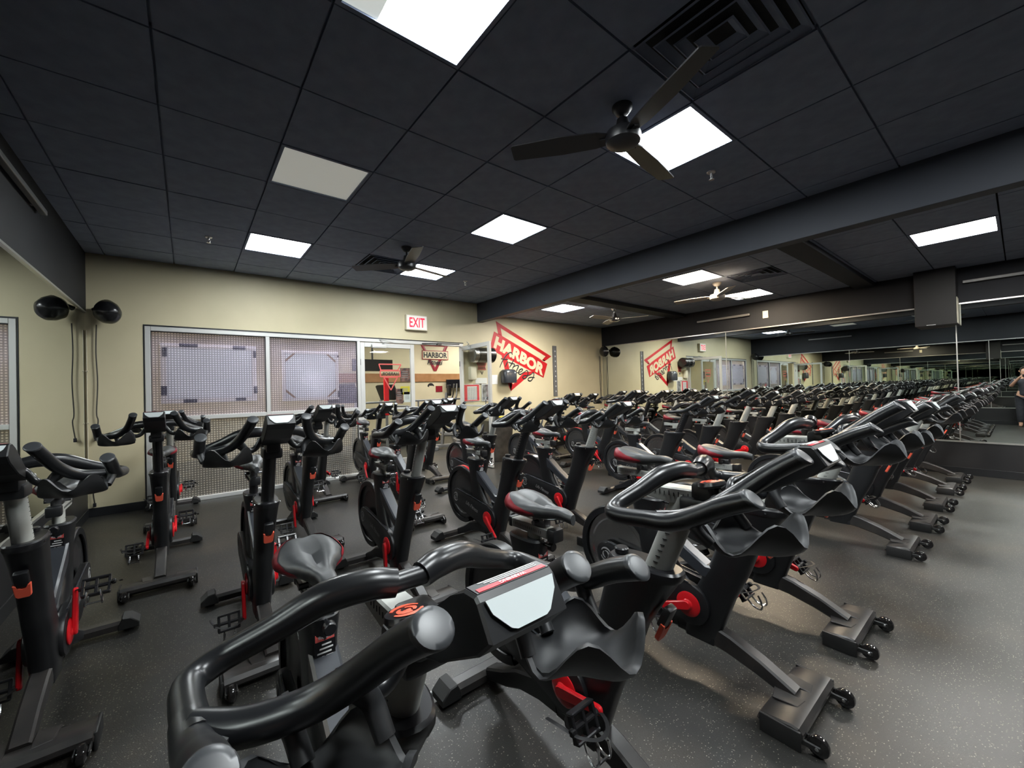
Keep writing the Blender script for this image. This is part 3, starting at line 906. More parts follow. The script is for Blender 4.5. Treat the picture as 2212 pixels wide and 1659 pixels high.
bm = bmesh.new(); prism(bm, [(-0.14, 0.10), (0.12, 0.10), (0.08, 0.0), (0.10, -0.06), (-0.10, -0.06), (-0.09, 0.0)], -0.008, 0, axis='y')
obj('board', bm, M['label_red'], p4)
obj('lettering', place_text('HARBOR', (-0.085, -0.010, -0.045), (1, 0, 0), (0, 0, 1), 0.04, 0.17, bold=0.02), M['ink'], p4)
bm = bmesh.new(); prism(bm, [(-0.035, -0.09), (-0.02, -0.09), (0.0, -0.13), (0.02, -0.09), (0.035, -0.09), (0.0, -0.16)], -0.006, 0, axis='y')
obj('arrow', bm, M['ink'], p4)

# bin in the corner behind the door
bi = thing('trash_bin', 'dark grey trash bin behind the open glass door', 'trash bin', (4.62, 6.28, 0))
bm = bmesh.new()
loft(bm, [(0, 0, 0.0, 0.215, 0.215), (0, 0, 0.02, 0.23, 0.23), (0, 0, 0.70, 0.285, 0.285), (0, 0, 0.74, 0.30, 0.30), (0, 0, 0.76, 0.30, 0.30)], seg=28, p=2.8)
obj('body', bm, M['bin'], bi, smooth=40)
bm = bmesh.new()
for k in range(3):
    loft(bm, [(0, 0, 0.74+k*0.012, 0.305-0.01*k, 0.305-0.01*k), (0.01, 0, 0.752+k*0.012, 0.30-0.02*k, 0.295-0.02*k)], seg=28, p=2.8)
obj('liner', bm, M['bag'], bi, smooth=40)
t = thing('cleaning_tray', 'black and yellow cleaning supplies lying on the trash bin', 'supplies', (4.66, 6.22, 0.80))
obj('tray', B((-0.20, 0.24, -0.10, 0.10, -0.012, 0.01), bev=0.006), M['plastic'], t)
obj('yellow_brush', B((-0.14, 0.02, -0.09, -0.04, 0.01, 0.035), bev=0.006), M['yellow'], t)
obj('black_brush', B((0.03, 0.20, -0.09, -0.04, 0.01, 0.032), bev=0.006), M['machine_black'], t)

# ------------------------------------------------------------------ corner speakers, cables, conduit
def speaker(loc, rz, tilt, label, zl):
    t = thing('wall_speaker', label, 'speaker', loc, rz)
    bm = bmesh.new()
    sec = [(0.0, 0.02), (0.035, 0.075), (0.09, 0.105), (0.17, 0.104), (0.24, 0.085), (0.275, 0.055), (0.288, 0.0)]
    lathe(bm, [(r_, h_) for h_, r_ in sec], axis='y', seg=24)
    mt = Matrix.Rotation(tilt, 4, 'X') @ Matrix.Scale(1.25, 4, (0, 0, 1))
    for v in bm.verts:
        v.co.y = -v.co.y
        v.co = mt @ v.co
    obj('cabinet', bm, M['speaker'], t, smooth=40)
    bm = bmesh.new()
    tube(bm, [(0, 0.0, 0.0), (0, 0.04, 0.0), (0, 0.09, -0.02)], [0.022, 0.018, 0.03], seg=10)
    obj('bracket', bm, M['speaker'], t, smooth=40)
    return t
speaker((-0.775, 6.60, 2.41), R(35), R(26), 'black egg-shaped speaker on the cream wall in the left corner', 1)
speaker((8.22, 6.60, 2.27), R(-30), R(22), 'black egg-shaped speaker in the far right corner beside the mirror', 1)
def cord(pts, label, r_=0.006, plug=True):
    t = thing('cable', label, 'cable', pts[0])
    o = Vector(pts[0])
    P = crom([Vector(p)-o for p in pts], 5)
    obj('cord', T(P, r_, seg=7), M['cable'], t, smooth=60)
    if plug:
        e = P[-1]
        bm = bmesh.new(); box(bm, e.x-0.013, e.x+0.013, e.y-0.013, e.y+0.013, e.z-0.045, e.z, bev=0.004)
        obj('plug', bm, M['tape'], t)
cord([(-0.815, YB-0.03, 2.22), (-0.822, YB-0.03, 1.9), (-0.812, YB-0.03, 1.55), (-0.824, YB-0.03, 1.2), (-0.812, YB-0.03, 1.1), (-0.83, YB-0.03, 0.92)], 'dark cord with a plug hanging down the cream wall from the left corner speaker')
cord([(8.20, YB-0.03, 2.12), (8.21, YB-0.03, 1.8), (8.20, YB-0.03, 1.5), (8.22, YB-0.03, 1.2), (8.21, YB-0.03, 0.9)], 'dark cord hanging in the far right corner below the speaker', plug=False)
cord([(8.24, YB-0.03, 2.10), (8.23, YB-0.03, 1.8), (8.25, YB-0.03, 1.6), (8.235, YB-0.03, 1.2), (8.25, YB-0.03, 0.9)], 'second dark cord in the far right corner, right beside the mirror', plug=False)
cord([(-0.86, YB-0.03, 0.46), (-0.845, YB-0.03, 0.36), (-0.86, YB-0.03, 0.28), (-0.85, YB-0.03, 0.16)], 'short dark cord with a plug low in the left corner')
for (x, lab, z0) in ((XL+0.012, 'cream painted conduit running up the left room corner', 0.55), (XR-0.012, 'cream painted conduit in the far right room corner', 0.6)):
    t = thing('conduit', lab, 'conduit', (x, YB-0.010, z0))
    obj('pipe', T([(0, 0, 0), (0, 0, 2.15-z0)], 0.0065, seg=10), M['conduit'], t, smooth=50)
    for z in (1.68, 1.08, 0.62):
        if z > z0+0.03:
            obj('strap', B((-0.010, 0.014, -0.010, 0.010, z-z0-0.008, z-z0+0.008), bev=0.003, seg=1), M['conduit'], t)

# bars and plate on the black upper walls, hanging TV box
def wallbar(x, y0, y1, z, lab, sgn):
    t = thing('wall_bar', lab, 'metal bar', (x, (y0+y1)/2, z))
    h = (y1-y0)/2
    obj('rail', B((-0.02, 0.02, -h, h, -0.02, 0.02), bev=0.006), M['greybar'], t)
    for yy in (-h*0.7, h*0.7):
        obj('bracket', B((-0.01 if sgn < 0 else -0.035, 0.035 if sgn < 0 else 0.01, yy-0.02, yy+0.02, -0.012, 0.012)), M['greybar'], t)
wallbar(XR-0.05, 3.17, 4.18, 2.63, 'grey metal bar on the black wall above the right mirror, beside the small plate', -1)
wallbar(XR-0.05, -0.6, 0.47, 2.645, 'grey metal bar above the mirror at the right edge of the photo', -1)
wallbar(XL+0.05, 3.55, 4.77, 2.83, 'grey metal bar on the black wall at the left edge of the photo', 1)
t = thing('wall_plate', 'small ivory outlet plate on the black wall above the right mirror', 'wall plate', (XR-0.012, 2.915, 2.595))
obj('plate', B((-0.008, 0.0, -0.045, 0.045, -0.065, 0.065), bev=0.003, seg=1), M['ivory'], t)
for zz in (-0.025, 0.025):
    obj('socket', B((-0.011, -0.008, -0.016, 0.016, zz-0.014, zz+0.014)), M['foam_edge'], t)
t = thing('wall_cabinet', 'black box hanging from the ceiling in front of the right mirror', 'cabinet', (XR-0.14, 0.72, 2.07))
obj('body', B((-0.13, 0.128, -0.20, 0.205, 0, HL-2.07-0.002), bev=0.004), M['machine_black'], t)
o = obj('side_cover', B((-0.12, 0.10, -0.206, -0.20, 0.01, 0.36)), M['pale_screen'], t)
o['label'] = 'pale side cover'
obj('bottom_catch', B((-0.132, -0.09, 0.0, 0.09, 0.006, 0.014)), M['trim'], t)

# ------------------------------------------------------------------ gym beyond the glass
NY = 11.0
struct(obj('wall_beyond_far', B((-1.6, 9.5, NY, NY+0.1, 0, 3.1)), M['cream']))
struct(obj('wall_beyond_left', B((-1.7, -1.6, YB+0.14, NY, 0, 3.1)), M['cream']))
struct(obj('wall_beyond_right', B((9.5, 9.6, YB+0.14, NY, 0, 3.1)), M['cream']))
struct(obj('floor', B((-1.7, 9.6, YB+0.05, NY+0.1, -0.1, 0)), M['floor']))
struct(obj('ceiling', B((-1.7, 9.6, YB+0.14, NY+0.1, 3.0, 3.1)), M['cream']))
struct(obj('trim_5', B((3.0, 9.5, NY-0.03, NY, 1.62, 1.86), bev=0.004), M['wood']))
for (x, y, lab) in ((0.3, 7.35, 'unseen light set behind the left frosted window to backlight its board'), (1.75, 7.35, 'unseen light added behind the right frosted window to backlight its board'), (2.9, 8.5, 'ceiling light beyond the closed glass door'), (5.1, 9.3, 'ceiling light seen through the open doorway'), (6.9, 10.0, 'farthest ceiling light seen through the open doorway')):  # the two behind the windows are added, unseen, to backlight the boards
    t = thing('ceiling_light', lab, 'ceiling light', (x, y, 3.0))
    obj('frame', B((-0.60, 0.60, -0.30, -0.27, -0.05, 0), (-0.60, 0.60, 0.27, 0.30, -0.05, 0), (-0.60, -0.57, -0.27, 0.27, -0.05, 0), (0.57, 0.60, -0.27, 0.27, -0.05, 0)), M['white'], t)
    obj('diffuser', B((-0.57, 0.57, -0.27, 0.27, -0.045, -0.035)), M['lit_next'], t)

lg = thing('wall_logo', 'dark red HARBOR Fitness triangle logo on the far wall beyond the doorway', 'logo', (5.83, NY, 2.25))
def ring3(bm, pts, wd, y0, y1):
    n = len(pts)
    for i in range(n):
        a, b = Vector((pts[i][0], 0, pts[i][1])), Vector((pts[(i+1) % n][0], 0, pts[(i+1) % n][1]))
        tube(bm, [(a.x, (y0+y1)/2, a.z), (b.x, (y0+y1)/2, b.z)], wd, seg=4, flat=(1, 0.2), upv=(0, -1, 0))
bm = bmesh.new()
ring3(bm, [(-0.42, 0.48), (0.42, 0.48), (0.0, -0.30)], 0.045, -0.02, -0.01)
obj('triangle', bm, M['saddle_red'], lg)
obj('banner', B((-0.42, 0.45, -0.03, -0.022, 0.03, 0.30)), M['saddle_red'], lg)
obj('banner_face', B((-0.40, 0.43, -0.034, -0.03, 0.05, 0.28)), M['cream'], lg)
obj('lettering', place_text('HARBOR', (-0.38, -0.037, 0.08), (1, 0, 0), (0, 0, 1), 0.17, 0.79, bold=0.035), M['ink'], lg)
obj('script', place_text('Fitness', (-0.27, -0.037, -0.12), (1, 0, 0), (0, 0, 1), 0.15, 0.52, bold=0.02, shear=0.4), M['ink'], lg)
tv = thing('television', 'black television hanging from a pole beyond the closed glass door', 'television', (3.45, 9.6, 1.98))
obj('panel', B((-0.48, 0.48, -0.03, 0.03, -0.13, 0.15), bev=0.008), M['screen'], tv)
obj('pole', T([(0, 0.02, 0.1), (0, 0.02, 1.02)], 0.02, seg=8), M['machine_black'], tv)
tv = thing('television', 'black television on the wood band at the right of the doorway view', 'television', (6.45, NY-0.1, 1.55))
obj('panel', B((-0.30, 0.30, -0.03, 0.03, -0.13, 0.13), bev=0.008), M['screen'], tv)
obj('mount', B((-0.08, 0.08, 0.03, 0.098, -0.06, 0.06)), M['machine_black'], tv)
t = thing('wall_decal', 'black dome shaped emblem on the far wall beyond the doorway', 'decal', (5.68, NY, 1.48))
bm = bmesh.new()
P = [(0.11*math.cos(a*PI/10), 0.10*math.sin(a*PI/10)) for a in range(11)]+[(-0.05, -0.02), (-0.06, 0.02), (0.06, 0.02)]
prism(bm, P, -0.004, 0, axis='y')
obj('emblem', bm, M['ink'], t)
t = thing('red_notice', 'dark red framed notice on the far wall under the dome emblem', 'notice', (5.95, NY, 1.40))
obj('sheet', B((-0.11, 0.11, -0.012, 0, -0.09, 0.09)), M['saddle_red'], t)

def treadmill(x, y, rz, lab):
    t = thing('treadmill', lab, 'exercise machine', (x, y, 0), rz)
    obj('deck', B((-0.38, 0.38, -0.9, 0.75, 0.02, 0.18), bev=0.02), M['machine_black'], t)
    obj('motor_hood', B((-0.36, 0.36, 0.35, 0.75, 0.18, 0.30), bev=0.03), M['machine_grey'], t)
    for s in (-1, 1):
        obj('upright', T([(s*0.36, 0.55, 0.15), (s*0.36, 0.48, 0.8), (s*0.34, 0.40, 1.15)], 0.035, seg=8), M['machine_grey'], t, smooth=50)
        obj('handrail', T([(s*0.36, 0.44, 1.0), (s*0.37, 0.1, 0.98), (s*0.37, -0.15, 0.90)], 0.025, seg=8), M['machine_grey'], t, smooth=50)
    bm = bmesh.new(); box(bm, -0.38, 0.38, -0.05, 0.05, -0.18, 0.22, bev=0.03, mtx=Matrix.Translation((0, 0.42, 1.32)) @ Matrix.Rotation(R(-22), 4, 'X'))
    obj('console', bm, M['machine_black'], t, smooth=40)
    bm = bmesh.new(); box(bm, -0.24, 0.24, -0.058, -0.05, -0.08, 0.17, mtx=Matrix.Translation((0, 0.42, 1.32)) @ Matrix.Rotation(R(-22), 4, 'X'))
    obj('screen', bm, M['screen'], t)
treadmill(2.75, 8.6, R(120), 'treadmill with tall console just inside the gym beyond the closed door')
treadmill(4.30, 9.9, R(100), 'treadmill seen at the left edge of the open doorway')
def cross_machine(x, y, rz, lab):
    t = thing('elliptical_trainer', lab, 'exercise machine', (x, y, 0), rz)
    obj('base', B((-0.06, 0.06, -0.8, 0.7, 0.03, 0.10), (-0.30, 0.30, 0.62, 0.72, 0.0, 0.08), (-0.30, 0.30, -0.82, -0.72, 0.0, 0.08), bev=0.01), M['machine_grey'], t)
    bm = bmesh.new(); cyl(bm, (0, -0.35, 0.36), 0.27, 0.12, axis='x', seg=24, bev=0.02)
    obj('drive_cover', bm, M['machine_black'], t, smooth=40)
    obj('mast', T([(0, 0.5, 0.08), (0, 0.42, 0.8), (0, 0.36, 1.3)], 0.04, seg=8), M['machine_grey'], t, smooth=50)
    for s in (-1, 1):
        obj('arm', T(crom([(s*0.25, 0.52, 0.35), (s*0.25, 0.42, 0.85), (s*0.24, 0.20, 1.15), (s*0.18, 0.15, 1.5)], 4), 0.02, seg=8), M['machine_grey'], t, smooth=50)
        obj('foot_beam', T([(s*0.2, -0.45, 0.36), (s*0.2, 0.05, 0.30), (s*0.24, 0.5, 0.34)], 0.03, seg=8), M['machine_grey'], t, smooth=50)
        obj('foot_plate', B((s*0.2-0.08, s*0.2+0.08, -0.15, 0.2, 0.31, 0.35), bev=0.01), M['machine_black'], t)
    obj('console', B((-0.17, 0.17, 0.28, 0.34, 1.22, 1.48), bev=0.02), M['machine_black'], t, smooth=40)
cross_machine(5.1, 8.3, R(70), 'grey elliptical trainer seen through the open doorway, nearest')
cross_machine(6.1, 9.0, R(70), 'grey elliptical trainer farther back in the open doorway')
cross_machine(6.6, 10.0, R(60), 'grey elliptical trainer against the far wall beyond the doorway')
rl = thing('guard_rail', 'thin dark rail across the gym beyond the glass doors', 'railing', (4.6, 7.35, 0))
obj('top_rail', T([(-2.2, 0, 1.16), (2.3, 0, 1.18)], 0.018, seg=8), M['machine_grey'], rl, smooth=50)
for k in range(5):
    obj('post', T([(-2.2+k*1.12, 0, 0), (-2.2+k*1.12, 0, 1.16)], 0.018, seg=8), M['machine_grey'], rl, smooth=50)
rc = thing('red_column', 'red padded upright beyond the closed glass door', 'column', (2.98, 7.6, 0))
obj('pad', B((-0.045, 0.045, -0.03, 0.03, 0.9, 1.62), bev=0.01), M['red'], rc)
obj('base', B((-0.12, 0.12, -0.12, 0.12, 0, 0.03), (-0.02, 0.02, -0.02, 0.02, 0.03, 0.9)), M['machine_grey'], rc)
gs = thing('door_decal', 'red outlined logo decal on the closed glass door', 'decal', (2.72, YB+0.011, 1.70))
bm = bmesh.new()
ring3(bm, [(-0.20, 0.12), (0.19, 0.12), (0.13, 0.02), (-0.17, 0.02)], 0.010, -0.002, 0.0)
ring3(bm, [(-0.18, 0.01), (0.17, 0.01), (0.17, -0.09), (-0.18, -0.09)], 0.010, -0.002, 0.0)
ring3(bm, [(-0.12, -0.10), (0.12, -0.10), (0.0, -0.32)], 0.010, -0.002, 0.0)
obj('outline', bm, M['label_red'], gs)
obj('lettering', place_text('HARBOR', (0.14, -0.002, -0.07), (-1, 0, 0), (0, 0, 1), 0.055, 0.29, bold=0.03), M['ink'], gs)
for (x, z, w_, h_, m_, lab) in ((2.99, 1.64, 0.09, 0.12, 'photo_paper', 'dark photo poster at the upper right of the closed glass door'),
                                (2.985, 1.37, 0.085, 0.07, 'yellow', 'pale yellow notice on the closed glass door'),
                                (2.88, 1.27, 0.065, 0.13, 'photo_paper', 'reddish photo flyer low on the closed glass door'),
                                (3.02, 1.25, 0.060, 0.09, 'paper', 'white printed sheet low on the closed glass door')):
    t = thing('flyer', lab, 'flyer', (x, YB+0.030, z))
    obj('sheet', B((-w_, w_, 0, 0.002, -h_, h_)), M[m_], t)
    bm = bmesh.new()
    for k in range(4):
        box(bm, -w_*0.7, w_*0.6, -0.001, 0, h_*(0.5-k*0.28)-0.006, h_*(0.5-k*0.28)+0.003)
    obj('print', bm, M['logo_grey'], t)

# ------------------------------------------------------------------ the spin bike (local: +y is forward, x sideways)
def sweep_rect(bm, pts, w_, h_):
    """rectangular beam along a path in the yz plane"""
    P = [Vector(p) for p in pts]
    rings = []
    for i, p in enumerate(P):
        d = (P[min(i+1, len(P)-1)]-P[max(i-1, 0)]).normalized()
        n = Vector((0, -d.z, d.y))
        hh = h_[i] if isinstance(h_, (list, tuple)) else h_
        ww = w_[i] if isinstance(w_, (list, tuple)) else w_
        c = 0.008
        pr_ = [(-ww/2+c, -hh/2), (ww/2-c, -hh/2), (ww/2, -hh/2+c), (ww/2, hh/2-c), (ww/2-c, hh/2), (-ww/2+c, hh/2), (-ww/2, hh/2-c), (-ww/2, -hh/2+c)]
        rings.append([bm.verts.new(p+Vector((a, 0, 0))+n*b) for a, b in pr_])
    for r0, r1 in zip(rings, rings[1:]):
        for k in range(8):
            bm.faces.new((r0[k], r0[(k+1) % 8], r1[(k+1) % 8], r1[k]))
    bm.faces.new(list(reversed(rings[0]))); bm.faces.new(rings[-1])
    bmesh.ops.recalc_face_normals(bm, faces=bm.faces)

def stadium(c0, r0, c1, r1, n=14):
    """outline round two circles in (y,z)"""
    c0, c1 = Vector(c0), Vector(c1)
    d = c1-c0; L = d.length; ang = math.atan2(d.y, d.x); off = math.acos((r0-r1)/L)
    pts = []
    for k in range(n+1):
        a = ang+off+(2*PI-2*off)*k/n
        pts.append((c0.x+r0*math.cos(a), c0.y+r0*math.sin(a)))
    for k in range(n+1):
        a = ang-off+(2*off)*k/n
        pts.append((c1.x+r1*math.cos(a), c1.y+r1*math.sin(a)))
    return pts

ZB = 1.03
PA = Vector((0, 0.40, 0.9165))      # axis of head tube and handlebar post
bike_parts = []                      # (name, mesh, group, children) ; group: fixed / bar / seat / crank
def P_(name, bm, m, grp='fixed', smooth=35, kids=(), label=None, var=None):
    d = dict(name=name, mesh=new_mesh(name, bm, m, smooth), grp=grp, kids=list(kids), label=label, var=var)
    bike_parts.append(d)
    return d
def K_(name, bm, m, smooth=35, label=None, loc=None):
    return dict(name=name, mesh=new_mesh(name, bm, m, smooth), label=label, loc=loc)

# main frame: head tower, seat tower, joining bar
bm = bmesh.new()
loft(bm, [(0, 0.085, 0.125, 0.030, 0.075), (0, 0.085, 0.14, 0.040, 0.085), (0, 0.10, 0.22, 0.046, 0.095), (0, 0.155, 0.36, 0.046, 0.090), (0, 0.225, 0.50, 0.044, 0.085),
          (0, 0.268, 0.62, 0.045, 0.086), (0, 0.305, 0.70, 0.048, 0.098), (0, 0.345, 0.79, 0.052, 0.118)], seg=20, p=3.0)
loft(bm, [(0, 0.00, 0.16, 0.035, 0.09), (0, -0.03, 0.24, 0.045, 0.12), (0, -0.09, 0.36, 0.046, 0.115), (0, -0.145, 0.48, 0.044, 0.088), (0, -0.175, 0.60, 0.042, 0.076),
          (0, -0.188, 0.68, 0.044, 0.082), (0, -0.19, 0.735, 0.050, 0.092)], seg=20, p=3.0)
P_('frame', bm, M['plastic'])
bm = bmesh.new()
sweep_rect(bm, [(0, -0.15, 0.62), (0, -0.08, 0.585), (0, 0.02, 0.52), (0, 0.12, 0.462), (0, 0.20, 0.47), (0, 0.245, 0.56)], [0.075, 0.075, 0.070, 0.070, 0.075, 0.080], [0.10, 0.075, 0.065, 0.065, 0.07, 0.06])
P_('frame_bar', bm, M['greyplast'], label='glossy grey frame bar')
bm = bmesh.new()
sweep_rect(bm, [(0, -0.11, 0.47), (0, 0.00, 0.37), (0, 0.06, 0.32)], 0.05, 0.035)
P_('frame_strut', bm, M['greyplast'])
# collars
bm = bmesh.new()
loft(bm, [(0, 0.346, 0.787, 0.054, 0.120), (0, 0.350, 0.800, 0.056, 0.123), (0, 0.352, 0.812, 0.055, 0.121), (0, 0.352, 0.818, 0.050, 0.114)], seg=24, p=2.7)
bmc = bmesh.new(); cyl(bmc, (0, 0.268, 0.826), 0.022, 0.02, seg=16, bev=0.004)
kk = K_('locking_knob', bmc, M['blackpost'])
bmb = bmesh.new()
for sx_ in (-1, 1):
    for yy in (0.30, 0.40):
        cyl(bmb, (sx_*0.0555, yy, 0.803), 0.005, 0.004, axis='x', seg=8)
kb = K_('collar_screw', bmb, M['steel'])
P_('head_collar', bm, M['blackpost'], kids=[kk, kb])
bm = bmesh.new()
loft(bm, [(0, -0.19, 0.733, 0.050, 0.092), (0, -0.19, 0.748, 0.052, 0.095), (0, -0.19, 0.756, 0.046, 0.086)], seg=24, p=2.9)
bmb = bmesh.new()
tube(bmb, [(0, -0.10, 0.742), (0.0, -0.065, 0.742)], 0.007, seg=8); cyl(bmb, (0, -0.055, 0.742), 0.017, 0.022, axis='y', seg=14, bev=0.003)
P_('seat_collar', bm, M['plastic'], kids=[K_('seat_knob', bmb, M['blackpost'])])
# warning sticker on the sloping bar side of the seat tower
bm = bmesh.new(); box(bm, -0.026, 0.026, 0, 0.0015, 0, 0.095)
mtx = Matrix.Translation((0, -0.1045, 0.615)) @ Matrix.Rotation(R(2), 4, 'X')
for v in bm.verts: v.co = mtx @ v.co
bh = bmesh.new(); box(bh, -0.024, 0.024, 0.0015, 0.0022, 0.073, 0.092)
for v in bh.verts: v.co = mtx @ v.co
bt = place_text('WARNING', (0.017, 0.0026, 0.078), (-1, 0, 0), (0, 0, 1), 0.0095, 0.034, bold=0.02)
for v in bt.verts: v.co = mtx @ v.co
bl2 = bmesh.new()
for k in range(6):
    box(bl2, -0.020+0.004*(k % 2), 0.020-0.006*((k*7) % 3), 0.0015, 0.0022, 0.008+k*0.0105, 0.012+k*0.0105)
for v in bl2.verts: v.co = mtx @ v.co
P_('warning_sticker', bm, M['sticker_black'], smooth=None, kids=[K_('header', bh, M['label_red'], None), K_('lettering', bt, M['white'], None), K_('text_lines', bl2, M['white'], None)])
# orange tab on the head front with the lever above it
def on_front(z, out=0.0):
    return 0.16+0.505*(z-0.21)+0.028+out
mt = Matrix.Translation((0, 0.386, 0.605)) @ Matrix.Rotation(R(-25), 4, 'X')
bm = bmesh.new()
prism(bm, [(-0.024, 0.062), (-0.016, 0.062), (-0.012, 0.046), (0, 0.040), (0.012, 0.046), (0.016, 0.062), (0.024, 0.062), (0.021, 0.008), (0.014, 0.0), (-0.014, 0.0), (-0.021, 0.008)], 0.0, 0.014, axis='y', bev=0.002, seg=1)
for v in bm.verts: v.co = mt @ v.co
P_('release_tab', bm, M['orange'], smooth=None, label='orange release tab')
bm = bmesh.new()
box(bm, -0.020, 0.020, -0.012, 0.012, 0.045, 0.115, bev=0.006, mtx=mt)
P_('lever', bm, M['plastic'])
# flywheel with fender
FC = (-0.395, 0.41)
bm = bmesh.new()
lathe(bm, [(0.03, -0.012), (0.17, -0.010), (0.178, -0.017), (0.212, -0.017), (0.216, 0), (0.212, 0.017), (0.178, 0.017), (0.17, 0.010), (0.03, 0.012)], c=(0, FC[0], FC[1]), axis='x', seg=48)
P_('flywheel', bm, M['darksteel'], smooth=30, var={'bright': M['steel']})
def fender(r0, r1, wd, a0, a1):
    bm = bmesh.new()
    prof = [(r0, -wd), (r1-0.006, -wd), (r1, -wd+0.006), (r1, wd-0.006), (r1-0.006, wd), (r0, wd), (r0, wd-0.006), (r1-0.012, wd-0.008), (r1-0.012, -wd+0.008), (r0, -wd+0.006), (r0, -wd)]
    lathe(bm, prof, c=(0, FC[0], FC[1]), axis='x', seg=44, a0=R(a0), a1=R(a1))
    bmesh.ops.recalc_face_normals(bm, faces=bm.faces)
    return bm
rk = bmesh.new(); lathe(rk, [(0.2515, -0.012), (0.2535, -0.010), (0.2535, 0.010), (0.2515, 0.012)], c=(0, FC[0], FC[1]), axis='x', seg=30, a0=R(25), a1=R(150))
P_('fender', fender(0.212, 0.251, 0.032, -12, 300), M['satin'], smooth=30)
P_('fender_stripe', rk, M['red'], smooth=30, label='red stripe along the fender')
# belt guards on both sides
for s in (-1, 1):
    bm = bmesh.new()
    prism(bm, stadium((FC[0]-0.04, 0.385), 0.070, (0.055, 0.295), 0.098), s*0.030, s*0.062, axis='x', bev=0.008, seg=2)
    be = bmesh.new()
    # flame-like round emblem: arcs
    for q, (ra, a0, a1) in enumerate(((0.036, 20, 150), (0.036, 200, 330), (0.020, -60, 110), (0.020, 130, 260))):
        P = [(s*0.0635, FC[0]-0.04+ra*math.cos(R(a0+(a1-a0)*k/6)), 0.385+ra*math.sin(R(a0+(a1-a0)*k/6))) for k in range(7)]
        tube(be, P, [0.002, 0.006, 0.0025], seg=5, flat=(1, 0.3), upv=(1, 0, 0))
    d = Vector((0, 0.495, -0.115)).normalized()
    u_ = Vector((0, -d.z, d.y)) if True else None
    up2 = Vector((0, 0.226, 0.974))
    if s > 0:
        tx = place_text('Life Fitness', (s*0.0628, -0.27, 0.352), (0, 0.974, -0.226), (0, 0.226, 0.974), 0.034, 0.19, bold=0.005, shear=0.35, depth=0.0008)
    else:
        tx = place_text('Life Fitness', (s*0.0628, -0.09, 0.312), (0, -0.974, 0.226), (0, 0.226, 0.974), 0.034, 0.19, bold=0.005, shear=0.35, depth=0.0008)
    ed = T([(s*0.058, FC[0]-0.02, 0.458), (s*0.058, -0.20, 0.435), (s*0.058, 0.055, 0.397)], 0.0035, seg=6)
    P_('belt_guard', bm, M['plastic'], kids=[K_('emblem', be, M['logo_grey']), K_('lettering', tx, M['logo_grey'], None), K_('edge_trim', ed, M['greyplast'])])
# cranks and pedals, built at angle 0 (arm forward) round the crank centre; grp crankR / crankL
CC = Vector((0, 0.055, 0.295))
def crank_bm(s):
    bm = bmesh.new()
    lathe(bm, [(0.0, 0.080), (0.020, 0.080), (0.026, 0.074), (0.050, 0.072), (0.058, 0.068), (0.058, 0.064), (0.0, 0.064)], axis='x', seg=28)
    if s < 0:
        for v in bm.verts: v.co.x = -v.co.x
    arm = bmesh.new()
    prism(arm, stadium((0, 0), 0.022, (0.170, 0), 0.015, 8), s*0.072, s*0.090, axis='x', bev=0.004, seg=1)
    out = merge(bm, arm)
    bmesh.ops.recalc_face_normals(out, faces=out.faces)
    return out
def pedal_bm():
    bm = bmesh.new()
    for yy in (-0.038, 0.038):
        box(bm, -0.05, 0.05, yy-0.005, yy+0.005, -0.014, 0.014, bev=0.003, seg=1)
    for xx in (-0.045, 0.0, 0.045):
        box(bm, xx-0.006, xx+0.006, -0.038, 0.038, -0.010, 0.010, bev=0.002, seg=1)
    tube(bm, [(-0.075, 0, 0), (0.045, 0, 0)], 0.010, seg=8)
    return bm
def clip_bm():
    bm = bmesh.new()
    for xx in (-0.022, 0.022):
        tube(bm, crom([(xx, 0.036, 0.006), (xx*1.1, 0.075, 0.012), (xx*1.3, 0.098, 0.035), (xx*1.2, 0.080, 0.055), (xx, 0.045, 0.062)], 3), 0.004, seg=5)
    tube(bm, [(-0.026, 0.092, 0.04), (0.026, 0.092, 0.04)], 0.004, seg=5)
    return bm
def strap_bm():
    bm = bmesh.new()
    tube(bm, crom([(-0.052, 0.0, -0.012), (-0.062, 0.005, 0.02), (-0.035, 0.02, 0.060), (0.01, 0.025, 0.070), (0.052, 0.01, 0.045), (0.062, 0.0, 0.005), (0.075, -0.02, -0.035), (0.078, -0.03, -0.075)], 3), 0.007, seg=5, flat=(1, 0.25))
    box(bm, 0.052, 0.068, -0.010, 0.010, 0.002, 0.022, bev=0.003, seg=1)
    return bm
PEDAL = new_mesh('pedal', pedal_bm(), M['blackpost'], 35)
CLIP = new_mesh('toe_clip', clip_bm(), M['steel'], 40)
STRAP = new_mesh('toe_strap', strap_bm(), M['machine_black'], 40)
CRANK = {1: new_mesh('crank', crank_bm(1), M['red'], 30), -1: new_mesh('crank', crank_bm(-1), M['red'], 30)}

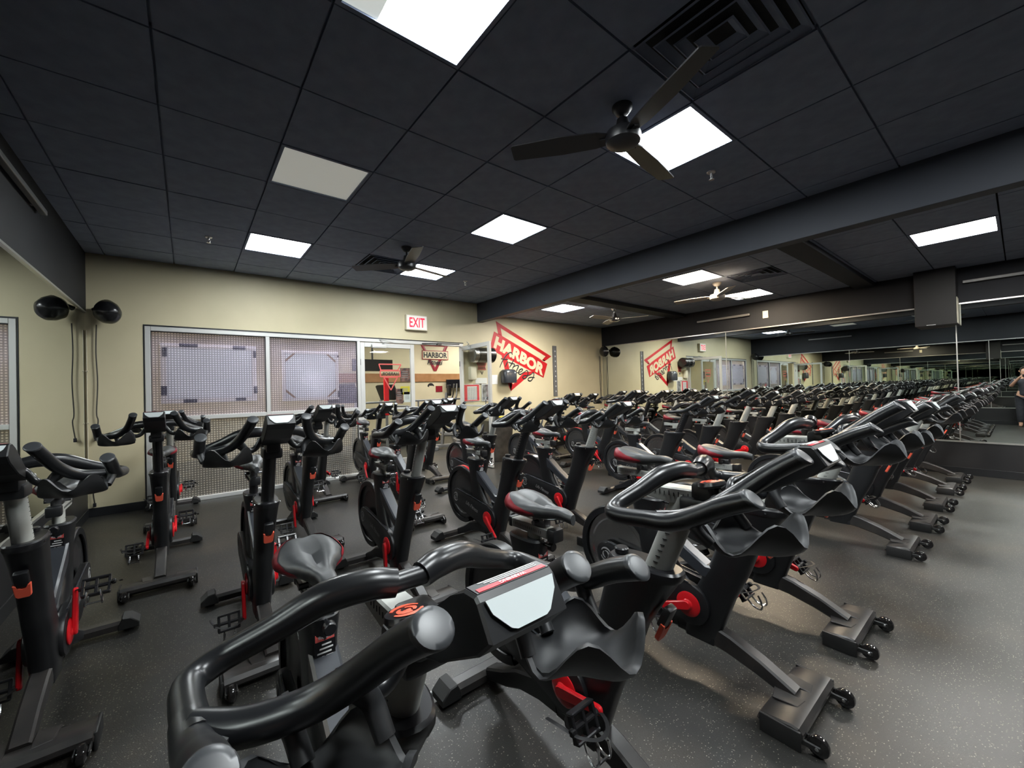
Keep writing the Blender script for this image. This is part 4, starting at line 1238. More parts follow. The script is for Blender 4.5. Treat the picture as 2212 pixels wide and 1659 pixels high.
# legs and stabilisers
bm = bmesh.new()
sweep_rect(bm, [(0, -0.02, 0.185), (0, 0.10, 0.182), (0, 0.22, 0.160), (0, 0.34, 0.122), (0, 0.47, 0.068)], [0.064]*5, [0.100, 0.096, 0.084, 0.070, 0.052])
P_('front_leg', bm, M['leg'], smooth=30)
bm = bmesh.new()
box(bm, -0.036, 0.036, 0.02, 0.16, 0.125, 0.165, bev=0.008)
P_('leg_bracket', bm, M['plastic'])
for s in (-1, 1):
    bm = bmesh.new()
    prism(bm, [(s*0.033, 0.405), (s*0.100, 0.420), (s*0.090, 0.505), (s*0.033, 0.515)], 0.074, 0.083, axis='z', bev=0.002, seg=1)
    P_('leg_gusset', bm, M['leg'], smooth=None)
bm = bmesh.new()
prism(bm, [(0.398, 0.036), (0.404, 0.056), (0.425, 0.070), (0.515, 0.082), (0.540, 0.078), (0.552, 0.060), (0.550, 0.040), (0.530, 0.022), (0.425, 0.018)], -0.205, 0.205, axis='x', bev=0.006, seg=1)
kids = []
for s in (-1, 1):
    bw_ = bmesh.new()
    lathe(bw_, [(0, -0.016), (0.020, -0.016), (0.034, -0.010), (0.036, 0), (0.034, 0.010), (0.020, 0.016), (0, 0.016)], c=(s*0.175, 0.592, 0.037), axis='x', seg=20)
    kids.append(K_('wheel', bw_, M['wheel']))
    bw_ = bmesh.new(); cyl(bw_, (s*0.175, 0.592, 0.037), 0.008, 0.052, axis='x', seg=12, bev=0.003)
    kids.append(K_('axle_bolt', bw_, M['steel']))
    bw_ = bmesh.new()
    box(bw_, s*0.175-0.024, s*0.175-0.016, 0.54, 0.605, 0.026, 0.048, bev=0.003, seg=1); box(bw_, s*0.175+0.016, s*0.175+0.024, 0.54, 0.605, 0.026, 0.048, bev=0.003, seg=1)
    kids.append(K_('wheel_fork', bw_, M['rubber']))
    kids.append(K_('end_cap', B((s*0.2065-0.006, s*0.2065+0.006, 0.41, 0.548, 0.0, 0.072), bev=0.004), M['rubber']))
bw_ = bmesh.new()
for s in (-1, 1):
    cyl(bw_, (s*0.17, 0.44, 0.010), 0.022, 0.02, seg=14)
kids.append(K_('rubber_foot', bw_, M['rubber']))
P_('front_stabilizer', bm, M['leg'], smooth=30, kids=kids)
bm = bmesh.new()
sweep_rect(bm, [(0, -0.02, 0.19), (0, -0.12, 0.185), (0, -0.24, 0.155), (0, -0.34, 0.105), (0, -0.47, 0.055)], [0.075, 0.08, 0.08, 0.075, 0.07], [0.09, 0.085, 0.075, 0.065, 0.05])
P_('rear_leg', bm, M['plastic'], smooth=30)
bm = bmesh.new()
prism(bm, [(-0.555, 0.022), (-0.555, 0.052), (-0.535, 0.066), (-0.490, 0.066), (-0.470, 0.052), (-0.470, 0.022)], -0.235, 0.235, axis='x', bev=0.004, seg=1)
kids = []
for s in (-1, 1):
    b_ = bmesh.new()
    prism(b_, [(s*0.17, 0.045), (s*0.19, 0.085), (s*0.225, 0.080), (s*0.262, 0.045), (s*0.262, 0.018), (s*0.17, 0.018)], -0.565, -0.462, axis='y', bev=0.004, seg=1)
    kids.append(K_('end_cap', b_, M['rubber']))
    b_ = bmesh.new(); cyl(b_, (s*0.215, -0.512, 0.010), 0.026, 0.02, seg=14)
    kids.append(K_('rubber_foot', b_, M['rubber']))
P_('rear_stabilizer', bm, M['leg'], smooth=30, kids=kids)

# handlebar post (long; slides inside the head tower)
pt = Vector((0, 0.475, 0.990))
bm = bmesh.new()
tube(bm, [pt-PA*0.42, pt+PA*0.012], 1.0, seg=24, flat=(0.0285, 0.039), upv=(0, 1, 0))
ks = bmesh.new()
for k in range(18):
    a = pt-PA*(0.03+0.020*k)
    for s in (-1, 1):
        box(ks, s*0.0283-0.001, s*0.0283+0.001, a.y-0.010, a.y+0.004, a.z-0.0009, a.z+0.0009)
P_('handlebar_post', bm, M['silver'], grp='bar', kids=[K_('scale_marks', ks, M['scale'], None)], var={'black': M['blackpost']})
# fore-aft slide and clamp
bm = bmesh.new()
prism(bm, [(0.345, 0.985), (0.350, 1.018), (0.565, 1.026), (0.575, 1.000), (0.52, 0.985), (0.44, 0.978)], -0.026, 0.026, axis='x', bev=0.004, seg=1)
ks = bmesh.new()
for k in range(12):
    for s in (-1, 1):
        box(ks, s*0.0262-0.001, s*0.0262+0.001, 0.365+k*0.014, 0.367+k*0.014, 0.998, 1.008+0.004*(k % 2))
P_('handlebar_slide', bm, M['silver'], grp='bar', smooth=None, kids=[K_('scale_marks', ks, M['scale'], None)])
bm = bmesh.new()
box(bm, -0.040, 0.040, 0.47, 0.57, 0.955, 1.005, bev=0.010)
box(bm, -0.030, 0.030, 0.50, 0.585, 0.985, 1.045, bev=0.010)
P_('handlebar_clamp', bm, M['plastic'], grp='bar')
bm = bmesh.new()
mt = Matrix.Translation((0.030, 0.560, 1.044)) @ Matrix.Rotation(R(12), 4, 'X')
b_ = bmesh.new(); lathe(b_, [(0, -0.02), (0.012, -0.02), (0.014, -0.004), (0.030, -0.002), (0.034, 0.004), (0.032, 0.012), (0, 0.013)], seg=24)
for v in b_.verts: v.co = mt @ v.co
em = bmesh.new()
for q, (ra, a0, a1) in enumerate(((0.023, 20, 150), (0.023, 200, 330), (0.012, -60, 110), (0.012, 130, 260), (0.004, 0, 180))):
    P = [mt @ Vector((ra*math.cos(R(a0+(a1-a0)*k/6)), ra*math.sin(R(a0+(a1-a0)*k/6)), 0.0135)) for k in range(7)]
    tube(em, P, [0.002, 0.005, 0.0025], seg=5, flat=(1, 0.25), upv=tuple((mt.to_3x3() @ Vector((0, 0, 1)))))
P_('adjustment_knob', b_, M['blackpost'], grp='bar', kids=[K_('emblem', em, M['orange'], label='red flame emblem')])
# the handlebar
N_OUT = Vector((0, 0.66, 0.75)).normalized()
def cut_end(ring, path, n):
    e = path[-1]; d = (path[-1]-path[-2]).normalized()
    for v in ring:
        v.co += d*((e-v.co).dot(n)/d.dot(n))
bm = bmesh.new()
kids = []
for s in (-1, 1):
    caps = []
    # padded rear crossbar, out to the corner and forward to the bend
    path = crom([(s*0.022, 0.500, 1.074), (s*0.060, 0.490, 1.080), (s*0.120, 0.470, 1.072), (s*0.185, 0.445, 1.040), (s*0.245, 0.425, 1.014), (s*0.282, 0.440, 1.004), (s*0.285, 0.495, 1.006), (s*0.278, 0.580, 1.016)], 6)
    tube(bm, path, [0.0220, 0.0245, 0.0245, 0.0205, 0.0190, 0.0190, 0.0190, 0.0190], seg=14)
    # outer horn
    path = crom([(s*0.283, 0.535, 1.010), (s*0.280, 0.590, 1.016), (s*0.276, 0.640, 1.038), (s*0.274, 0.700, 1.072), (s*0.272, 0.750, 1.094)], 5)
    cut_end(tube(bm, path, 0.0198, seg=18, cap=True)[-1], path, N_OUT)
    caps.append(path)
    # inner horn from the same bend
    path = crom([(s*0.280, 0.555, 1.014), (s*0.235, 0.592, 1.016), (s*0.178, 0.625, 1.030), (s*0.138, 0.668, 1.066), (s*0.112, 0.730, 1.120), (s*0.100, 0.780, 1.155)], 6)
    cut_end(tube(bm, path, 0.0198, seg=18, cap=True)[-1], path, N_OUT)
    caps.append(path)
    # lower front tube joining the inner horns under the tray
    path = crom([(s*0.150, 0.622, 1.045), (s*0.105, 0.625, 1.012), (s*0.075, 0.620, 1.020), (s*0.045, 0.615, 1.062), (0.0, 0.615, 1.066)], 5)
    tube(bm, path, 0.0125, seg=10)
    # caps cut obliquely at the horn ends
    for path in caps:
        kc = bmesh.new()
        e = path[-1]; d = (path[-1]-path[-2]).normalized()
        a_ = d.cross(Vector((0, 0, 1))).normalized(); b_ = a_.cross(d)
        rings = []
        for rr_, off in ((0.0204, -0.006), (0.0208, 0.0005), (0.0195, 0.0028), (0.014, 0.0038)):
            ring = []
            for k in range(24):
                p = e+(a_*math.cos(2*PI*k/24)+b_*math.sin(2*PI*k/24))*rr_
                p += d*((e-p).dot(N_OUT)/d.dot(N_OUT))
                ring.append(kc.verts.new(p+(d if off < 0 else N_OUT)*off))
            rings.append(ring)
        for r0, r1 in zip(rings, rings[1:]):
            for k in range(24):
                kc.faces.new((r0[k], r0[(k+1) % 24], r1[(k+1) % 24], r1[k]))
        kc.faces.new(rings[-1])
        kids.append(K_('grip_cap', kc, M['grip_cap'], 50))
    # bottle tray: saddle-rimmed bowl hung under the horns
    kc = bmesh.new()
    N_, Mm = 40, 7
    def bowl(t_in):
        rings = []
        for j in range(Mm+1):
            f = j/Mm
            ring = []
            for i in range(N_):
                a = 2*PI*i/N_
                rim = 1.004+0.027*math.cos(4*(a)+PI)+0.020*math.sin(a)   # rim height
                base = 0.960
                rx, ry = 0.086*(1-t_in), 0.098*(1-t_in)
                k = math.sin(f*PI/2)**0.75
                z = base+t_in*0.08+(rim-base)*(1-math.cos(f*PI/2))
                if j == Mm: z = rim
                ring.append(kc.verts.new((s*0.182+rx*k*math.cos(a)*s, 0.708+ry*k*math.sin(a)+0.03*(f-1), z)) if j else None)
            if j == 0:
                ring = [kc.verts.new((s*0.182, 0.678, base+t_in*0.08))]
            rings.append(ring)
        return rings
    ro, ri = bowl(0), bowl(0.085)
    for rs, flip in ((ro, False), (ri, True)):
        for j in range(Mm):
            for i in range(N_):
                i2 = (i+1) % N_
                if j == 0:
                    f_ = [rs[0][0], rs[1][i], rs[1][i2]]
                else:
                    f_ = [rs[j][i], rs[j+1][i], rs[j+1][i2], rs[j][i2]]
                kc.faces.new(f_ if not flip else list(reversed(f_)))
    for i in range(N_):
        i2 = (i+1) % N_
        kc.faces.new((ro[Mm][i], ri[Mm][i], ri[Mm][i2], ro[Mm][i2]))
    bmesh.ops.recalc_face_normals(kc, faces=kc.faces)
    # hangers
    tube(kc, crom([(s*0.268, 0.630, 1.040), (s*0.270, 0.640, 1.010), (s*0.262, 0.665, 0.985)], 4), [0.016, 0.013, 0.012], seg=8)
    tube(kc, crom([(s*0.142, 0.655, 1.056), (s*0.116, 0.650, 1.020), (s*0.108, 0.672, 0.985)], 4), [0.016, 0.013, 0.012], seg=8)
    tube(kc, crom([(s*0.205, 0.590, 1.028), (s*0.192, 0.605, 1.000), (s*0.185, 0.632, 0.972)], 4), [0.014, 0.012, 0.012], seg=8)
    kids.append(K_('bottle_holder', kc, M['holder'], 60))
tube(bm, [(-0.045, 0.500, 1.074), (0.045, 0.500, 1.074)], 0.0165, seg=14)
P_('handlebar', bm, M['satin'], grp='bar', smooth=50, kids=kids)
# device tray
bm = bmesh.new()
prism(bm, [(0.604, 1.026), (0.590, 1.050), (0.732, 1.152), (0.760, 1.169), (0.782, 1.170), (0.788, 1.165), (0.809, 1.132), (0.784, 1.108), (0.700, 1.060)], -0.054, 0.054, axis='x', bev=0.003, seg=1)
b_ = bmesh.new()
prism(b_, [(-0.047, 0.0), (0.047, 0.0), (0.043, -0.014), (0.027, -0.032), (0.020, -0.035), (-0.020, -0.035), (-0.027, -0.032), (-0.043, -0.014)], 0.0, 0.002, axis='y')
mt = Matrix.Translation((0, 0.7895, 1.1655)) @ Matrix.Rotation(R(33), 4, 'X')
for v in b_.verts: v.co = mt @ v.co
lb = bmesh.new(); box(lb, -0.050, 0.050, 0.0, 0.022, 0.0, 0.0012)
mt2 = Matrix.Translation((0, 0.760, 1.1690)) @ Matrix.Rotation(R(2), 4, 'X')
for v in lb.verts: v.co = mt2 @ v.co
lr = bmesh.new(); box(lr, -0.047, 0.047, 0.013, 0.0205, 0.0012, 0.0018)
for v in lr.verts: v.co = mt2 @ v.co
ll = bmesh.new()
for k in range(3):
    box(ll, -0.041, 0.038-0.006*k, 0.0018+k*0.0036, 0.0032+k*0.0036, 0.0012, 0.0018)
for v in ll.verts: v.co = mt2 @ v.co
lt_ = place_text('WARNING', (-0.018, 0.0142, 0.0019), (1, 0, 0), (0, 1, 0), 0.006, 0.036, bold=0.02)
for v in lt_.verts: v.co = mt2 @ v.co
bk = bmesh.new(); prism(bk, [(0.60, 1.030), (0.60, 1.055), (0.70, 1.115), (0.74, 1.125), (0.66, 1.055)], -0.030, 0.030, axis='x')
P_('device_tray', bm, M['plastic'], grp='bar', smooth=None,
   kids=[K_('front_badge', b_, M['badge'], None, label='pale front badge'), K_('label_plate', lb, M['sticker_black'], None), K_('label_stripe', lr, M['red_print'], None),
         K_('text_lines', ll, M['white'], None), K_('lettering', lt_, M['white'], None), K_('tray_bracket', bk, M['plastic'], None)])

# seat post, slide, saddle
bm = bmesh.new()
tube(bm, [(0, -0.165, 0.50), (0, -0.150, 0.795)], 1.0, seg=24, flat=(0.0225, 0.038), upv=(0, 1, 0))
ks = bmesh.new()
for k in range(8):
    for s in (-1, 1):
        box(ks, s*0.0226-0.001, s*0.0226+0.001, -0.160, -0.145, 0.60+k*0.022, 0.602+k*0.022)
P_('seat_post', bm, M['silver'], grp='seat', kids=[K_('scale_marks', ks, M['scale'], None)], var={'blackseat': M['blackpost']})
bm = bmesh.new()
box(bm, -0.024, 0.024, -0.300, -0.085, 0.790, 0.826, bev=0.004)
ks = bmesh.new()
for k in range(16):
    for s in (-1, 1):
        box(ks, s*0.0241-0.001, s*0.0241+0.001, -0.285+k*0.011, -0.284+k*0.011, 0.803, 0.814)
kf = bmesh.new(); box(kf, -0.027, 0.027, -0.085, -0.045, 0.782, 0.832, bev=0.007)
kr = bmesh.new(); box(kr, -0.026, 0.026, -0.318, -0.298, 0.787, 0.829, bev=0.005)
P_('seat_slide', bm, M['silver'], grp='seat', smooth=None, kids=[K_('scale_marks', ks, M['scale'], None), K_('front_block', kf, M['plastic']), K_('rear_cap', kr, M['plastic'])], var={'blackseat': M['blackpost']})
bm = bmesh.new()
box(bm, -0.020, 0.020, -0.175, -0.105, 0.820, 0.862, bev=0.008)
for s in (-1, 1):
    tube(bm, crom([(s*0.020, -0.24, 0.872), (s*0.020, -0.16, 0.862), (s*0.018, -0.08, 0.866), (s*0.008, -0.01, 0.885)], 4), 0.0042, seg=7)
tube(bm, [(-0.045, -0.14, 0.845), (0.045, -0.14, 0.845)], 0.009, seg=8)
P_('saddle_clamp', bm, M['darksteel'], grp='seat')
def hw(t):   # half width along the saddle, t 0 back .. 1 nose
    k = [(0, 0.050), (0.05, 0.076), (0.15, 0.092), (0.28, 0.094), (0.42, 0.076), (0.55, 0.048), (0.68, 0.032), (0.82, 0.026), (0.93, 0.023), (1.0, 0.012)]
    for (a, b), (c3, d3) in zip(k, k[1:]):
        if t <= c3:
            u = (t-a)/(c3-a); u = u*u*(3-2*u)
            return b+(d3-b)*u
    return k[-1][1]
def saddle_pt(t, a, o=1.0):
    """a: 0..2pi round the section, 0 = +x side, pi/2 = top"""
    y = -0.290+0.320*t
    h = hw(t)*o
    ztop = 0.925+0.010*math.cos(t*PI*1.6)-0.020*max(0, t-0.75)/0.25*max(0, t-0.75)/0.25*1.2
    dep = 0.074*(1-0.50*t)+0.002
    ca, sa = math.cos(a), math.sin(a)
    x = h*(abs(ca)**0.75)*(1 if ca >= 0 else -1)
    if sa >= 0:
        z = ztop-dep*0.55+dep*0.55*o*sa**0.8
        g = math.exp(-(x/0.016)**2)*0.016*math.exp(-((t-0.42)/0.34)**2)
        z -= g
        z += 0.008*math.exp(-((abs(x)-0.050)/0.03)**2)*(1-t)*min(1, sa*2.5)
    else:
        z = ztop-dep*0.55+dep*0.55*sa*o*0.8
        x *= 1-0.25*abs(sa)
    return Vector((x, y, z))
bm = bmesh.new()
NT, NA = 26, 32
rings = []
for i in range(NT+1):
    t = i/NT
    rings.append([bm.verts.new(saddle_pt(t, 2*PI*k/NA)) for k in range(NA)])
for r0, r1 in zip(rings, rings[1:]):
    for k in range(NA):
        bm.faces.new((r0[k], r1[k], r1[(k+1) % NA], r0[(k+1) % NA]))
bm.faces.new(rings[0]); bm.faces.new(list(reversed(rings[-1])))
bmesh.ops.recalc_face_normals(bm, faces=bm.faces)
kids = []
for s in (-1, 1):
    kc = bmesh.new()
    rr = []
    for i in range(13):
        t = 0.0+0.52*i/12
        f_ = i/12
        top = 62-62*f_
        bot = -82+66*f_*f_
        row = []
        for k in range(7):
            a_ = R(top+(bot-top)*k/6)
            a_ = a_ if s > 0 else PI-a_
            p0 = saddle_pt(t, a_)
            n_ = (saddle_pt(min(t+0.02, 1), a_)-p0).cross(saddle_pt(t, a_+0.03)-p0)
            n_.normalize()
            if n_.dot(Vector((s, 0, 0))) < 0: n_ = -n_
            row.append(kc.verts.new(p0+n_*(0.0030*min(1, (1-f_)*4))+Vector((0, -0.0015*(1-f_), 0))))
        rr.append(row)
    for r0, r1 in zip(rr, rr[1:]):
        for k in range(6):
            kc.faces.new((r0[k], r1[k], r1[k+1], r0[k+1]))
    kids.append(K_('side_panel', kc, M['saddle_red'], 60, label='dark red side panel'))
P_('saddle', bm, M['saddle'], grp='seat', smooth=60, kids=kids)

variant_cache = {}
def vmesh(me, m):
    key = (me.name, m.name)
    if key not in variant_cache:
        c = me.copy(); c.materials.clear(); c.materials.append(m); variant_cache[key] = c
    return variant_cache[key]

def make_bike(x, y, label, t=0.06, ds=0.0, seat=(0.0, 0.0), post='silver', blackseat=False, ang=200, stripe=False, bright=False, rz=0.0):
    root = thing('exercise_bike', label, 'exercise bike', (x, y, 0), PI+rz, 'indoor cycling bikes standing in rows')
    bo = PA*t+Vector((0, ds, 0))
    for d in bike_parts:
        if d['name'] == 'fender_stripe' and not stripe:
            continue
        me = d['mesh']
        v = d['var'] or {}
        if post == 'black' and 'black' in v: me = vmesh(me, v['black'])
        if blackseat and 'blackseat' in v: me = vmesh(me, v['blackseat'])
        if bright and 'bright' in v: me = vmesh(me, v['bright'])
        if d['grp'] == 'bar':
            loc = PA*t if d['name'] in ('handlebar_post',) else bo
        elif d['grp'] == 'seat':
            loc = Vector((0, 0 if d['name'] == 'seat_post' else 0, seat[0]))
            if d['name'] in ('saddle', 'saddle_clamp', 'seat_slide'):
                loc = Vector((0, seat[1], seat[0]))
        else:
            loc = Vector((0, 0, 0))
        o = bpy.data.objects.new(d['name'], me); col.objects.link(o); o.parent = root; o.location = loc
        if d['label']: o['label'] = d['label']
        for k in d['kids']:
            km = k['mesh']
            if post == 'black' and d['name'] == 'handlebar_post' : km = vmesh(km, M['logo_grey'])
            ko = bpy.data.objects.new(k['name'], km); col.objects.link(ko); ko.parent = o
            if k['name'] in ('scale_marks', 'text_lines', 'collar_screw'): ko['kind'] = 'stuff'
            if k['label']: ko['label'] = k['label']
    for s in (1, -1):
        a = R(ang if s > 0 else ang+180)
        # angle measured from forward, positive upward
        o = bpy.data.objects.new('crank', CRANK[s]); col.objects.link(o); o.parent = root
        o.location = CC; o.rotation_euler = (a, 0, 0)
        e = CC+Vector((0, 0.170*math.cos(a), 0.170*math.sin(a)))
        p = bpy.data.objects.new('pedal', PEDAL); col.objects.link(p); p.parent = root
        p.location = e+Vector((s*0.150, 0, 0)); p.rotation_euler = (R(20+25*s), 0, 0 if s < 0 else 0)
        if s < 0:
            pass
        else:
            p.rotation_euler = (R(-70), 0, 0)
        if s < 0:
            p.scale = (-1, 1, 1); p.location = e+Vector((s*0.150, 0, 0)); p.rotation_euler = (R(-50), 0, 0)
        for nm, me in (('toe_clip', CLIP), ('toe_strap', STRAP)):
            q = bpy.data.objects.new(nm, me); col.objects.link(q); q.parent = p
    return root

ORD = ['first', 'second', 'third', 'fourth', 'fifth', 'sixth', 'seventh', 'eighth', 'ninth', 'tenth']
rows = {
    'front': [  # x, y, kwargs
        (0.28, 1.08, dict(t=-0.034, ds=-0.042, seat=(-0.035, -0.055), ang=-50, post='silver')),
        (1.08, 1.08, dict(t=0.045, ang=12, seat=(-0.015, 0.03), post='silver')),
        (1.93, 1.08, dict(t=0.115, seat=(0.065, -0.07), ang=200, bright=True)),
        (2.73, 1.08, dict(t=0.075, ang=160, bright=True)),
        (4.38, 1.09, dict(t=0.06, ang=190)),
        (5.24, 1.07, dict(t=0.05, ang=230)),
        (6.10, 1.07, dict(t=0.07, ang=190)),
        (7.00, 1.06, dict(t=0.05, ang=150)),
        (7.82, 1.05, dict(t=0.06, ang=210))],
    'second': [
        (-0.50, 2.80, dict(t=0.05, ds=-0.03, ang=-80, seat=(0.02, 0))),
        (0.31, 2.80, dict(t=0.104, post='black', ang=-78, seat=(0.03, -0.02), blackseat=True)),
        (1.12, 2.80, dict(t=0.11, ang=-85, seat=(0.0, 0.05))),
        (1.96, 2.80, dict(t=0.104, post='black', ang=-42, stripe=True)),
        (2.80, 2.82, dict(t=0.055, ang=-60, seat=(0, 0))),
        (4.28, 2.80, dict(t=0.06, post='black', ang=200)),
        (5.17, 2.80, dict(t=0.11, ang=170, bright=True)),
        (5.95, 2.80, dict(t=0.07, ang=-60)),
        (6.96, 2.82, dict(t=0.06, ang=200)),
        (7.80, 2.80, dict(t=0.08, ang=160))],
    'third': [
        (-0.17, 4.32, dict(t=0.10, post='black', ang=-20, seat=(0.0, 0), blackseat=True)),
        (0.84, 4.32, dict(t=0.10, ang=-75, rz=0.03)),
        (1.84, 4.28, dict(t=0.10, ang=100, bright=True)),
        (2.79, 4.30, dict(t=0.10, ang=-100, bright=True, blackseat=True)),
        (4.02, 4.50, dict(t=0.11, ang=150)),
        (5.17, 4.35, dict(t=0.12, ang=-50, post='silver', stripe=True)),
        (5.95, 4.35, dict(t=0.10, ang=200, post='black')),
        (6.85, 4.35, dict(t=0.09, ang=30)),
        (7.70, 4.35, dict(t=0.08, ang=120))],
    'back': [
        (-0.15, 6.05, dict(t=0.06, ang=-10)),
        (1.36, 5.90, dict(t=0.05, ang=180)),
        (2.05, 5.95, dict(t=0.04, post='black', ang=-60)),
        (2.92, 5.90, dict(t=0.08, ang=60)),
        (5.50, 5.95, dict(t=0.06, ang=60)),
        (6.15, 5.95, dict(t=0.05, ang=-60)),
        (7.05, 5.95, dict(t=0.08, ang=120)),
        (7.85, 5.95, dict(t=0.06, ang=220))],
}
for rn, lst in rows.items():
    for i, (x, y, kw) in enumerate(lst):
        pc = kw.get('post', 'silver')
        lab = 'black indoor bike with %s handlebar post, %s from the left in the %s row' % (pc, ORD[i], rn)
        if i == len(lst)-1:
            lab = 'black indoor bike with %s handlebar post, nearest the right mirror in the %s row' % (pc, rn)
        if rn == 'front' and i == 0:
            lab = 'black indoor bike filling the foreground, its large handlebar nearest the camera'
        if rn == 'second' and i == 0:
            lab = 'black indoor bike cut by the left photo edge, beside the left mirror'
        if x > -0.6 and kw is not None:
            make_bike(x, y, lab, **kw)

# ------------------------------------------------------------------ the person holding the camera (seen only in the right mirror)
def skinned(name, verts, edges, m, parent, root=0, sub=2):
    """verts: (x, y, z, r) or (x, y, z, rx, ry)"""
    me = bpy.data.meshes.new(name)
    me.from_pydata([v[:3] for v in verts], edges, [])
    o = bpy.data.objects.new(name, me); col.objects.link(o); o.parent = parent
    me.materials.append(m)
    o.modifiers.new('skin', 'SKIN')
    if not me.skin_vertices:
        pass
    sv = me.skin_vertices[0].data
    for i, v in enumerate(verts):
        sv[i].radius = (v[3], v[4] if len(v) > 4 else v[3])
        sv[i].use_root = (i == root)
    ss = o.modifiers.new('subsurf', 'SUBSURF'); ss.levels = sub; ss.render_levels = sub
    return o
def bake(o):
    dg = bpy.context.evaluated_depsgraph_get(); dg.update()
    me = bpy.data.meshes.new_from_object(o.evaluated_get(dg))
    o.modifiers.clear(); old = o.data; o.data = me; me.name = o.name
    me.shade_smooth()
    return o
per = thing('person', 'person in dark clothes holding up a phone, seen in the right mirror', 'person', (-0.42, -0.06, 0), 0)
# local: faces +x
V = [(0, 0, 0.84, 0.13, 0.11), (0, 0, 1.0, 0.125, 0.10), (0.0, 0, 1.15, 0.14, 0.11), (0.0, 0, 1.24, 0.11, 0.09), (0.01, 0, 1.30, 0.05), (0.02, 0, 1.35, 0.052), (0.035, 0, 1.41, 0.082, 0.075), (0.03, 0, 1.48, 0.086, 0.080), (0.02, 0, 1.53, 0.06, 0.055),
     (0.0, 0.16, 1.23, 0.055), (0.10, 0.24, 1.06, 0.042), (0.24, 0.17, 1.18, 0.036), (0.345, 0.085, 1.30, 0.026), (0.375, 0.06, 1.33, 0.028, 0.018),
     (0.0, -0.16, 1.23, 0.055), (0.10, -0.20, 1.06, 0.042), (0.24, -0.09, 1.18, 0.036), (0.345, 0.0, 1.28, 0.026), (0.375, 0.03, 1.30, 0.028, 0.018),
     (0.0, 0.09, 0.80, 0.10), (0.01, 0.10, 0.47, 0.060), (-0.01, 0.10, 0.12, 0.040), (0.02, 0.10, 0.04, 0.038), (0.12, 0.11, 0.03, 0.034, 0.03),
     (0.0, -0.09, 0.80, 0.10), (0.01, -0.10, 0.47, 0.060), (-0.01, -0.10, 0.12, 0.040), (0.02, -0.10, 0.04, 0.038), (0.12, -0.11, 0.03, 0.034, 0.03)]
Ed = [(0, 1), (1, 2), (2, 3), (3, 4), (4, 5), (5, 6), (6, 7), (7, 8), (3, 9), (9, 10), (10, 11), (11, 12), (12, 13), (3, 14), (14, 15), (15, 16), (16, 17), (17, 18),
      (0, 19), (19, 20), (20, 21), (21, 22), (22, 23), (0, 24), (24, 25), (25, 26), (26, 27), (27, 28)]
body = bake(skinned('body', V, Ed, M['skin'], per))
# shirt, shorts
bake(skinned('shirt', [(0, 0, 0.78, 0.165, 0.15), (0, 0, 0.9, 0.16, 0.14), (0, 0, 1.0, 0.155, 0.135), (0, 0, 1.15, 0.165, 0.14), (0, 0, 1.245, 0.13, 0.11), (0.01, 0, 1.285, 0.066),
                       (0.0, 0.165, 1.225, 0.074), (0.10, 0.24, 1.06, 0.058), (0.0, -0.165, 1.225, 0.074), (0.10, -0.20, 1.06, 0.058)],
             [(0, 1), (1, 2), (2, 3), (3, 4), (4, 5), (4, 6), (6, 7), (4, 8), (8, 9)], M['shirt'], per))
bake(skinned('trousers', [(0, 0, 0.88, 0.15, 0.13), (0.0, 0.09, 0.76, 0.118), (0.01, 0.10, 0.47, 0.082), (-0.01, 0.10, 0.09, 0.062), (0.0, -0.09, 0.76, 0.118), (0.01, -0.10, 0.47, 0.082), (-0.01, -0.10, 0.09, 0.062)],
             [(0, 1), (1, 2), (2, 3), (0, 4), (4, 5), (5, 6)], M['shirt'], per))
bm = bmesh.new()
bmesh.ops.create_uvsphere(bm, u_segments=24, v_segments=14, radius=0.098)
for v in list(bm.verts):
    if v.co.x > 0.045 and v.co.z < 0.055:
        v.co.x = 0.045+(v.co.x-0.045)*0.1
    v.co.y *= 0.92
    v.co += Vector((0.018, 0, 1.485))
obj('hair', bm, M['hair'], per, smooth=60)
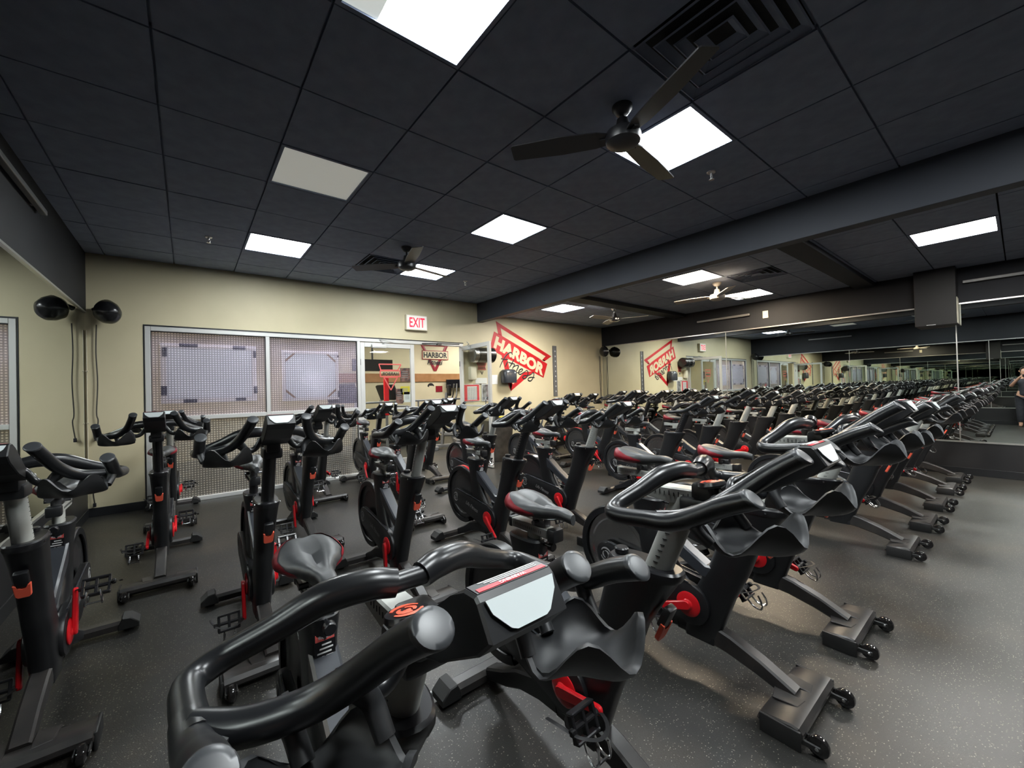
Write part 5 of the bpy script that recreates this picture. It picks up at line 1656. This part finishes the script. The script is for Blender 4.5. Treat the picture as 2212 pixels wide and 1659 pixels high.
# face: nose, eyes, mouth, ears
bm = bmesh.new()
tube(bm, [(0.115, 0, 1.475), (0.134, 0, 1.445), (0.118, 0, 1.438)], [0.008, 0.013, 0.008], seg=8)
for s in (-1, 1):
    tube(bm, [(0.02, s*0.083, 1.475), (0.012, s*0.094, 1.465), (0.02, s*0.084, 1.435)], [0.010, 0.016, 0.008], seg=8)
obj('nose_and_ears', bm, M['skin'], per, smooth=60)
for s in (-1, 1):
    bm = bmesh.new(); bmesh.ops.create_uvsphere(bm, u_segments=10, v_segments=8, radius=0.010)
    for v in bm.verts: v.co += Vector((0.104, s*0.032, 1.474))
    obj('eye', bm, M['white'], per, smooth=60)
bm = bmesh.new(); tube(bm, [(0.112, -0.022, 1.408), (0.119, 0, 1.406), (0.112, 0.022, 1.408)], 0.006, seg=6)
obj('mouth', bm, M['saddle_red'], per, smooth=60)
# fingers closing on the phone
for s, hp in ((1, V[13]), (-1, V[18])):
    for k in range(4):
        z = hp[2]+0.022-0.015*k
        bm = bmesh.new()
        base = Vector((hp[0], hp[1], z))
        tube(bm, crom([base, base+Vector((0.020, s*0.012, 0.002)), base+Vector((0.034, s*0.002, 0.002)), base+Vector((0.036, -s*0.014, 0))], 3), [0.008, 0.0075, 0.006], seg=8)
        obj('finger', bm, M['skin'], per, smooth=60)
    bm = bmesh.new()
    base = Vector((hp[0], hp[1], hp[2]+0.02))
    tube(bm, crom([base-Vector((0.01, 0, 0)), base+Vector((0.005, -s*0.010, 0.014)), base+Vector((0.008, -s*0.026, 0.022))], 3), [0.010, 0.009, 0.007], seg=8)
    obj('thumb', bm, M['skin'], per, smooth=60)
ph = thing('phone', 'dark phone held up by the reflected person', 'phone', tuple(-F*0.022+Vector((0, 0, CAMZ-0.012))), -YAW)
obj('case', B((-0.075, 0.075, -0.004, 0.004, -0.036, 0.036), bev=0.003), M['machine_black'], ph, smooth=40)
obj('screen', B((-0.070, 0.070, -0.0048, -0.004, -0.032, 0.032)), M['phone_screen'], ph)
